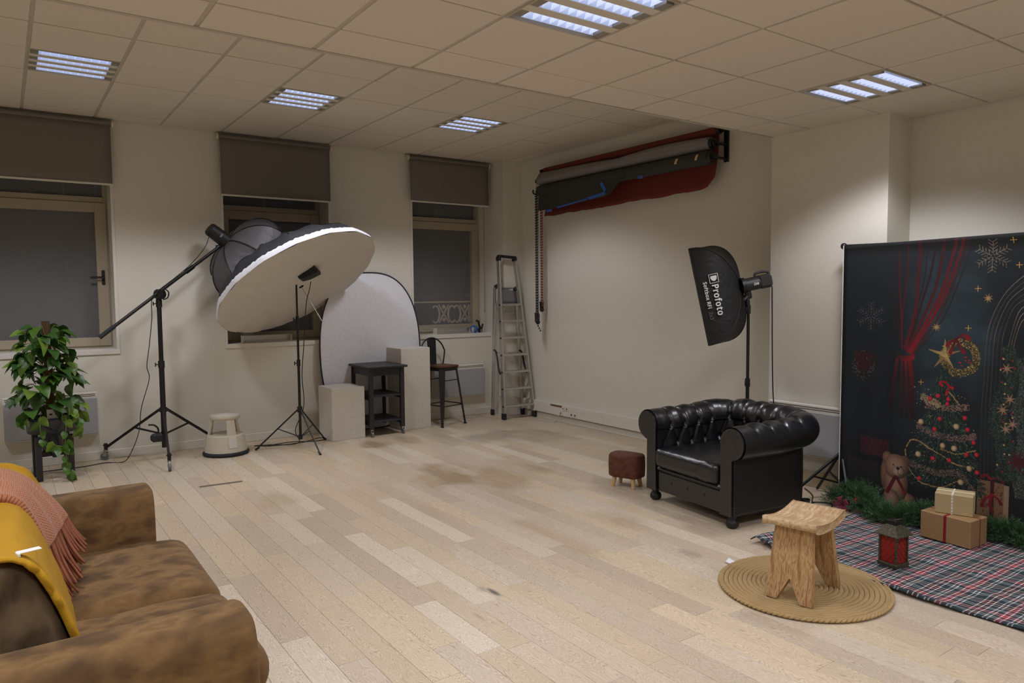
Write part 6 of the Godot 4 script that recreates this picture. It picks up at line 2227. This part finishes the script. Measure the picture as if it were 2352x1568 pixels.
func lantern() -> void:
	var t := thing("lantern", "square metal lantern with red latticed panes standing on the plaid blanket", "lantern", Vector3(4.292, 0.016, -2.172), -0.12)
	var m := sm("lantern_metal")
	var st := S()
	box(st, Vector3(0, 0.012, 0), Vector3(0.125, 0.024, 0.125), 0.004)
	fin("base", st, m, t)
	var h := 0.052
	for x in [-h, h]:
		for z in [-h, h]:
			st = S()
			box(st, Vector3(x, 0.108, z), Vector3(0.012, 0.172, 0.012), 0.002)
			fin("corner_post", st, m, t)
	for k in 4:
		var B := Basis(Vector3.UP, PI / 2 * k)
		st = S()
		box(st, B * Vector3(0, 0.108, h - 0.003), Vector3(0.094, 0.168, 0.003), 0.0, B)
		var pane := fin("pane", st, sm("red_glass"), t)
		st = S()
		for d in [-1.0, 1.0]:
			for j in 7:
				# slanting leads, cut at the pane's edges
				var y0 := 0.028 + (j - 2) * 0.042
				var a := Vector2(-0.046, y0); var c := Vector2(0.046, y0 + 0.092 * 1.25)
				if a.y < 0.026: a.x += (0.026 - a.y) / 1.25; a.y = 0.026
				if c.y > 0.19: c.x -= (c.y - 0.19) / 1.25; c.y = 0.19
				if c.x - a.x > 0.004: bar(st, B * Vector3(a.x * d, a.y, h), B * Vector3(c.x * d, c.y, h), 0.0018, 0.002, B.z)
		fin("lead_lattice", st, sm("brass_lead"), pane)
	st = S()
	var lo := 0.075; var hi := 0.028
	for k in 4:
		var B := Basis(Vector3.UP, PI / 2 * k)
		st.set_smooth_group(-1)
		quad_out(st, B * Vector3(-lo, 0.192, lo), B * Vector3(lo, 0.192, lo), B * Vector3(hi, 0.248, hi), B * Vector3(-hi, 0.248, hi), B * Vector3(0, 1, 1))
		quad_out(st, B * Vector3(-lo, 0.188, lo), B * Vector3(lo, 0.188, lo), B * Vector3(lo, 0.192, lo), B * Vector3(-lo, 0.192, lo), B * Vector3(0, 0, 1))
	quad_out(st, Vector3(-lo, 0.188, -lo), Vector3(lo, 0.188, -lo), Vector3(lo, 0.188, lo), Vector3(-lo, 0.188, lo), Vector3.DOWN)
	fin("roof", st, m, t)
	st = S()
	box(st, Vector3(0, 0.256, 0), Vector3(0.046, 0.02, 0.046), 0.002)
	box(st, Vector3(0, 0.270, 0), Vector3(0.062, 0.010, 0.062), 0.003)
	fin("chimney", st, sm("black_metal"), t)
	st = S()
	var pts := PackedVector3Array()
	for k in 11: pts.append(Vector3(cos(PI * k / 10.0) * 0.03, 0.276 + 0.012 * sin(PI * k / 10.0), 0.01 + 0.03 * sin(PI * k / 10.0)))
	tube(st, pts, 0.0028, 6)
	fin("handle", st, m, t)

func sprig_mesh() -> Mesh:
	var st := S(true)
	var r := RandomNumberGenerator.new()
	r.seed = 77
	for i in 46:
		var f := i / 46.0
		var c := Vector3(0, 0, f * 0.085)
		var a := r.randf() * TAU
		var d := (Vector3(cos(a), sin(a), 0) + Vector3(0, 0, 0.75)).normalized()
		var ln := lerpf(0.030, 0.014, f)
		var w := d.cross(Vector3(cos(a + 1.0), sin(a + 1.0), 0.3)).normalized() * 0.0011
		var g := r.randf_range(0.6, 1.4)
		var col := Color(0.040 * g, 0.105 * g, 0.034 * g)
		for q: Vector3 in [c - w, c + d * ln, c + w]:
			st.set_color(col); st.set_uv(Vector2.ZERO); st.add_vertex(q)
	st.generate_normals(); st.index()
	var mesh := st.commit()
	var m := sm("needles")
	m.albedo_color = Color.WHITE
	mesh.surface_set_material(0, m)
	return mesh

func garland(label: String, line: Array, count: int, width: float, sprig: Mesh, sd: int) -> Node3D:
	var path := smooth_path(line, 10)
	var o := path[path.size() / 2]
	var base := Vector3(o.x, 0, o.z)
	var t := thing("garland", label, "garland", base)
	var st := S()
	var local := PackedVector3Array()
	for p in path: local.append(p - base)
	tube(st, local, 0.006, 6)
	fin("stem", st, sm("coir"), t)
	var mm := MultiMesh.new()
	mm.transform_format = MultiMesh.TRANSFORM_3D
	mm.mesh = sprig
	mm.instance_count = count
	var r := RandomNumberGenerator.new()
	r.seed = sd
	for i in count:
		var f := r.randf() * (local.size() - 1)
		var k := int(f)
		var p := local[k].lerp(local[mini(k + 1, local.size() - 1)], f - k)
		var along_d := (local[mini(k + 1, local.size() - 1)] - local[maxi(k - 1, 0)]).normalized()
		var a := r.randf_range(-0.35, PI + 0.35)
		var side := along_d.cross(Vector3.UP).normalized()
		var out := side * cos(a) + Vector3.UP * sin(a)
		var d := (out * r.randf_range(0.3, 1.0) + along_d * r.randf_range(-0.9, 0.9)).normalized()
		p += out * r.randf() * width * (0.75 if absf(cos(a)) < 0.5 else 1.0)
		p.y = maxf(p.y, 0.016)
		if d.y < 0.0 and p.y < 0.06: d.y = absf(d.y) * 0.3
		var x := d.cross(Vector3(r.randf_range(-1, 1), 1, r.randf_range(-1, 1))).normalized()
		mm.set_instance_transform(i, Transform3D(Basis(x, d.cross(x), d).scaled(Vector3.ONE * r.randf_range(0.75, 1.3)), p))
	var mi := MultiMeshInstance3D.new()
	mi.multimesh = mm
	mi.name = "needles"
	mi.set_meta("kind", "stuff")
	t.add_child(mi, true)
	return t

func garlands() -> void:
	var sprig := sprig_mesh()
	var t := garland("bushy green fir garland with a red bauble in front of the printed teddy bear", [Vector3(5.26, 0.03, -3.12), Vector3(5.24, 0.10, -2.98), Vector3(5.20, 0.09, -2.86), Vector3(5.12, 0.04, -2.74), Vector3(5.07, 0.04, -2.60), Vector3(5.16, 0.045, -2.52), Vector3(5.25, 0.04, -2.44), Vector3(5.27, 0.03, -2.32)], 1050, 0.075, sprig, 31)
	var at := Vector3(5.135, 0.095, -2.885) - t.position
	var st := S()
	ball(st, at, 0.022, 18)
	var b := fin("bauble", st, sm("bauble_red"), t)
	st = S()
	cyl(st, at + Vector3(0, 0.02, 0), at + Vector3(0, 0.03, 0), 0.006, -1.0, 8)
	fin("bauble_cap", st, sm("nail_brass"), b)
	st = S()
	var c := Vector3(5.085, 0.06, -2.955) - t.position
	for k in 5:
		var a := TAU * k / 5.0 + 0.6
		var d := Vector3(-0.35, sin(a), cos(a)).normalized()
		var sd := d.cross(Vector3(-1, 0.2, 0.3)).normalized()
		shell(st, 4, 5, func(u: float, w: float) -> Vector3: return c + d * (0.006 + 0.058 * w) + sd * (u - 0.5) * (0.014 + 0.040 * w * (1.2 - 0.4 * w)) + Vector3(-0.012 * sin(PI * w), 0, 0), 0.0012)
	fin("bow", st, sm("bow_plum"), t)
	st = S()
	for q in [Vector3(5.03, 0.035, -2.66), Vector3(5.02, 0.03, -2.62), Vector3(5.06, 0.045, -2.69)]:
		for i in 5:
			for j in 6:
				var a := TAU * j / 6.0 + i
				ball(st, q - t.position + Vector3(cos(a) * 0.012 * sin(PI * (i + 0.7) / 5.4), 0.007 * i - 0.012, sin(a) * 0.012 * sin(PI * (i + 0.7) / 5.4)), 0.0058, 6)
	fin("pine_cone", st, sm("cone_brown", hexc("5a3a28"), 0.8), t)
	garland("green fir garland to the right of the gift boxes, cut by the picture's edge", [Vector3(5.27, 0.035, -2.10), Vector3(5.30, 0.05, -2.0), Vector3(5.28, 0.05, -1.88), Vector3(5.25, 0.045, -1.76), Vector3(5.22, 0.04, -1.62), Vector3(5.20, 0.04, -1.45)], 620, 0.065, sprig, 32)

# ---------------------------------------------------------------- small things
func sill_things() -> void:
	for d in [[2.51, 0.55, "grey metal profile lying on the sill of the middle window"], [5.02, 0.57, "bright metal profile lying on the sill beside the blue tape roll"]]:
		var t := thing("metal_profile", d[2], "profile", Vector3(d[0], 1.122, -8.53), 0.0, "metal profiles on the window sills")
		var st := S()
		var h: float = d[1] * 0.5
		bx(st, -h, h, 0.0, 0.006, -0.05, 0.05, 0.002)
		bx(st, -h, h, 0.006, 0.078, -0.05, -0.044, 0.002)
		bx(st, -h, h, 0.074, 0.082, -0.05, -0.02, 0.002)
		bx(st, -h, h, 0.006, 0.014, 0.044, 0.05, 0.002)
		fin("channel", st, sm("alu"), t)
		st = S()
		for s in [-1, 1]: bx(st, s * h, s * (h + 0.004), 0.0, 0.082, -0.05, 0.05, 0.001)
		fin("end_plate", st, sm("trim_white"), t)
	var t := thing("tape_roll", "roll of bright blue tape standing on the window sill", "tape", Vector3(5.33, 1.122, -8.50), 0.5)
	var st := S()
	var prof := [Vector2(0.032, -0.022), Vector2(0.052, -0.022), Vector2(0.052, 0.022), Vector2(0.032, 0.022), Vector2(0.032, -0.022)]
	lathe(st, prof, 24, Transform3D(Basis(Vector3(0, 1, 0), Vector3(1, 0, 0), Vector3(0, 0, -1)), Vector3(0, 0.052, 0)))
	fin("tape", st, sm("blue_tape"), t)
	st = S()
	lathe(st, [Vector2(0.030, -0.023), Vector2(0.0325, -0.023), Vector2(0.0325, 0.023), Vector2(0.030, 0.023), Vector2(0.030, -0.023)], 24, Transform3D(Basis(Vector3(0, 1, 0), Vector3(1, 0, 0), Vector3(0, 0, -1)), Vector3(0, 0.052, 0)))
	fin("core", st, sm("kraft_dark"), t)
	t = thing("studio_clamp", "black studio clamp standing at the right end of the window sill", "clamp", Vector3(5.43, 1.122, -8.50))
	st = S()
	box(st, Vector3(0, 0.03, 0), Vector3(0.05, 0.06, 0.04), 0.006)
	bar(st, Vector3(0.0, 0.05, 0), Vector3(-0.035, 0.16, 0.01), 0.026, 0.02, Vector3.BACK, 0.004)
	bar(st, Vector3(0.02, 0.05, 0), Vector3(0.05, 0.12, -0.01), 0.024, 0.02, Vector3.BACK, 0.004)
	ball(st, Vector3(-0.06, 0.165, 0.01), 0.018, 8)
	bar(st, Vector3(-0.02, 0.16, 0.01), Vector3(-0.065, 0.165, 0.01), 0.014, 0.014, Vector3.BACK, 0.003)
	fin("jaws", st, sm("black_plastic"), t)
	st = S()
	cyl(st, Vector3(-0.005, 0.14, 0.01), Vector3(0.0, 0.21, 0.01), 0.008, -1.0, 8)
	cyl(st, Vector3(0.0, 0.0, 0.02), Vector3(0.0, 0.05, 0.02), 0.006, -1.0, 8)
	fin("screw", st, sm("chrome"), t)
	t = thing("paper_scrap", "small white scrap of paper on the floor at the edge of the jute rug", "paper", Vector3(3.58, 0.0, -2.775), 0.3)
	st = S()
	shell(st, 5, 4, func(u: float, w: float) -> Vector3: return Vector3(lerpf(-0.032, 0.032, w) + 0.012 * (u - 0.5), 0.003 + 0.014 * pow(absf(u - 0.35), 1.5) * (1.0 + w), lerpf(0.04, -0.04, u)), 0.0008)
	fin("sheet", st, sm("paper_white"), t)

func floor_strip() -> void:
	var st := S()
	bx(st, -0.178, 0.178, 0.0, 0.0025, -0.022, 0.022, 0.001)
	var o := fin("worn_strip", st, sm("strip_wood", hexc("6f6350"), 0.7))
	o.position = Vector3(1.52, 0.0, -6.646); o.rotation.y = -0.07
	tag(o, "narrow dark worn strip lying across the floorboards in front of the boom stand", "strip", "", "thing")

func cable(called: String, label: String, pts: Array, r: float, m: Material) -> void:
	var st := S()
	var p := smooth_path(pts, 8)
	var o := p[p.size() / 2]
	o.y = 0.0
	var loc := PackedVector3Array()
	for q in p: loc.append(q - o)
	tube(st, loc, r, 6)
	var c := fin(called, st, m)
	c.position = o
	tag(c, label, "cable")

func cables() -> void:
	var m := sm("cable_black", hexc("1a1a1b"), 0.5)
	cable("power_cable", "black cable hanging from the boom arm and trailing on the floor behind the plant", [Vector3(1.83, 2.33, -8.10), Vector3(1.76, 2.17, -8.02), Vector3(1.62, 1.99, -8.03), Vector3(1.45, 1.84, -8.01), Vector3(1.29, 1.71, -7.99), Vector3(1.232, 1.617, -7.99), Vector3(1.225, 1.44, -7.99), Vector3(1.194, 1.183, -7.99), Vector3(1.165, 0.965, -8.0), Vector3(1.18, 0.833, -8.0), Vector3(1.10, 0.553, -8.0), Vector3(1.07, 0.314, -8.01), Vector3(0.99, 0.10, -8.03), Vector3(0.93, 0.008, -8.12), Vector3(0.78, 0.006, -8.20), Vector3(0.583, 0.006, -8.138), Vector3(0.331, 0.006, -8.14), Vector3(0.10, 0.006, -8.11), Vector3(-0.2, 0.006, -8.05)], 0.0042, m)
	cable("power_cable", "black cable hanging down the slim stand under the big umbrella and looped round its feet", [Vector3(2.684, 1.80, -7.50), Vector3(2.672, 1.70, -7.53), Vector3(2.66, 1.553, -7.60), Vector3(2.645, 1.128, -7.66), Vector3(2.622, 0.796, -7.68), Vector3(2.64, 0.461, -7.70), Vector3(2.56, 0.20, -7.76), Vector3(2.62, 0.03, -7.86), Vector3(2.35, 0.007, -8.08), Vector3(2.22, 0.007, -8.12), Vector3(2.38, 0.007, -8.00), Vector3(2.70, 0.007, -7.98), Vector3(2.95, 0.007, -8.12), Vector3(3.0, 0.007, -8.02), Vector3(2.85, 0.007, -7.96), Vector3(2.6, 0.007, -8.08), Vector3(2.3, 0.007, -8.02)], 0.0045, m)
	cable("power_cable", "black cable hanging from the rear of the rectangular softbox lamp past the wall heater", [Vector3(5.39, 1.735, -3.85), Vector3(5.43, 1.70, -3.84), Vector3(5.452, 1.60, -3.85), Vector3(5.46, 1.308, -3.85), Vector3(5.455, 1.042, -3.84), Vector3(5.44, 0.80, -3.82), Vector3(5.43, 0.60, -3.80), Vector3(5.42, 0.3, -3.8), Vector3(5.40, 0.01, -3.78), Vector3(5.3, 0.008, -3.6)], 0.0055, m)
	cable("power_cable", "black cable lying on the floor by the feet of the backdrop stand", [Vector3(5.44, 0.007, -3.5), Vector3(5.30, 0.007, -3.34), Vector3(5.14, 0.007, -3.24), Vector3(5.05, 0.007, -3.14), Vector3(5.10, 0.007, -3.06), Vector3(5.20, 0.007, -3.13), Vector3(5.10, 0.007, -3.22), Vector3(4.98, 0.007, -3.06)], 0.0045, m)
	cable("extension_lead", "thin white cable running along the floor from the trunking past the stepladder", [Vector3(5.80, 0.127, -7.19), Vector3(5.775, 0.11, -7.20), Vector3(5.755, 0.03, -7.24), Vector3(5.72, 0.007, -7.36), Vector3(5.66, 0.006, -7.55), Vector3(5.55, 0.006, -7.70), Vector3(5.40, 0.006, -7.93), Vector3(5.26, 0.006, -8.12), Vector3(5.0, 0.006, -8.26), Vector3(4.72, 0.006, -8.28), Vector3(4.58, 0.006, -8.22), Vector3(4.56, 0.006, -8.12), Vector3(4.66, 0.006, -8.06)], 0.004, sm("plastic_cream"))

# ---------------------------------------------------------------- what lies outside the windows
func street() -> void:
	var t := thing("balcony_railing", "ornamental iron railing outside the window behind the reflector panel", "railing", Vector3(5.19, 1.0, -8.81))
	var m := sm("iron_paint")
	for c in [-0.16, 0.18]:
		var st := S()
		for s in [-1.0, 1.0]:
			bar(st, Vector3(c - 0.08 * s, 0.26, 0), Vector3(c + 0.08 * s, 0.51, 0), 0.02, 0.02, Vector3.BACK, 0.003)
			var pts := []
			for k in 15:
				var a := -2.3 + 4.6 * k / 14.0
				pts.append(Vector3(c + s * (0.13 - 0.06 * cos(a)), 0.38 + 0.115 * sin(a), 0))
			tube(st, smooth_path(pts, 2), 0.014, 6)
		for y in [0.27, 0.51]: ball(st, Vector3(c, y + (0.03 if y < 0.4 else -0.03), 0), 0.03, 8)
		fin("scroll_panel", st, m, t)
	for y in [0.10, 0.22, 0.54]:
		var st := S()
		bx(st, -0.80, 0.36, y, y + 0.02, -0.012, 0.012, 0.003)
		fin("rail", st, m, t)
	t = thing("street_facade", "dark house front across the street seen through the windows", "building", Vector3(1.0, -6.0, -20.0))
	var st := S(true)
	bx(st, -16, 16, 0, 16, -1.0, 0.0)
	fin("wall", st, sm("facade"), t)
	for k in range(-6, 7):
		for fl in 3:
			var c := Vector3(k * 2.3 + 0.3, 2.2 + fl * 3.9, 0)
			st = S(true)
			var poly := PackedVector2Array([Vector2(-0.62, 0.0), Vector2(0.62, 0.0), Vector2(0.62, 2.1)])
			for j in 9: poly.append(Vector2(0.62 * cos(PI * j / 8.0), 2.1 + 0.42 * sin(PI * j / 8.0)))
			prism(st, poly, 0.0, 0.03, Transform3D(Basis(), c))
			var w := fin("window", st, sm("facade_dark"), t)
			st = S(true)
			bx(st, c.x - 0.02, c.x + 0.02, c.y, c.y + 2.5, 0.03, 0.07)
			bx(st, c.x - 0.62, c.x + 0.62, c.y + 1.5, c.y + 1.54, 0.03, 0.07)
			bx(st, c.x - 0.75, c.x + 0.75, c.y - 0.12, c.y, 0.0, 0.14)
			fin("glazing_bars", st, sm("facade"), w)
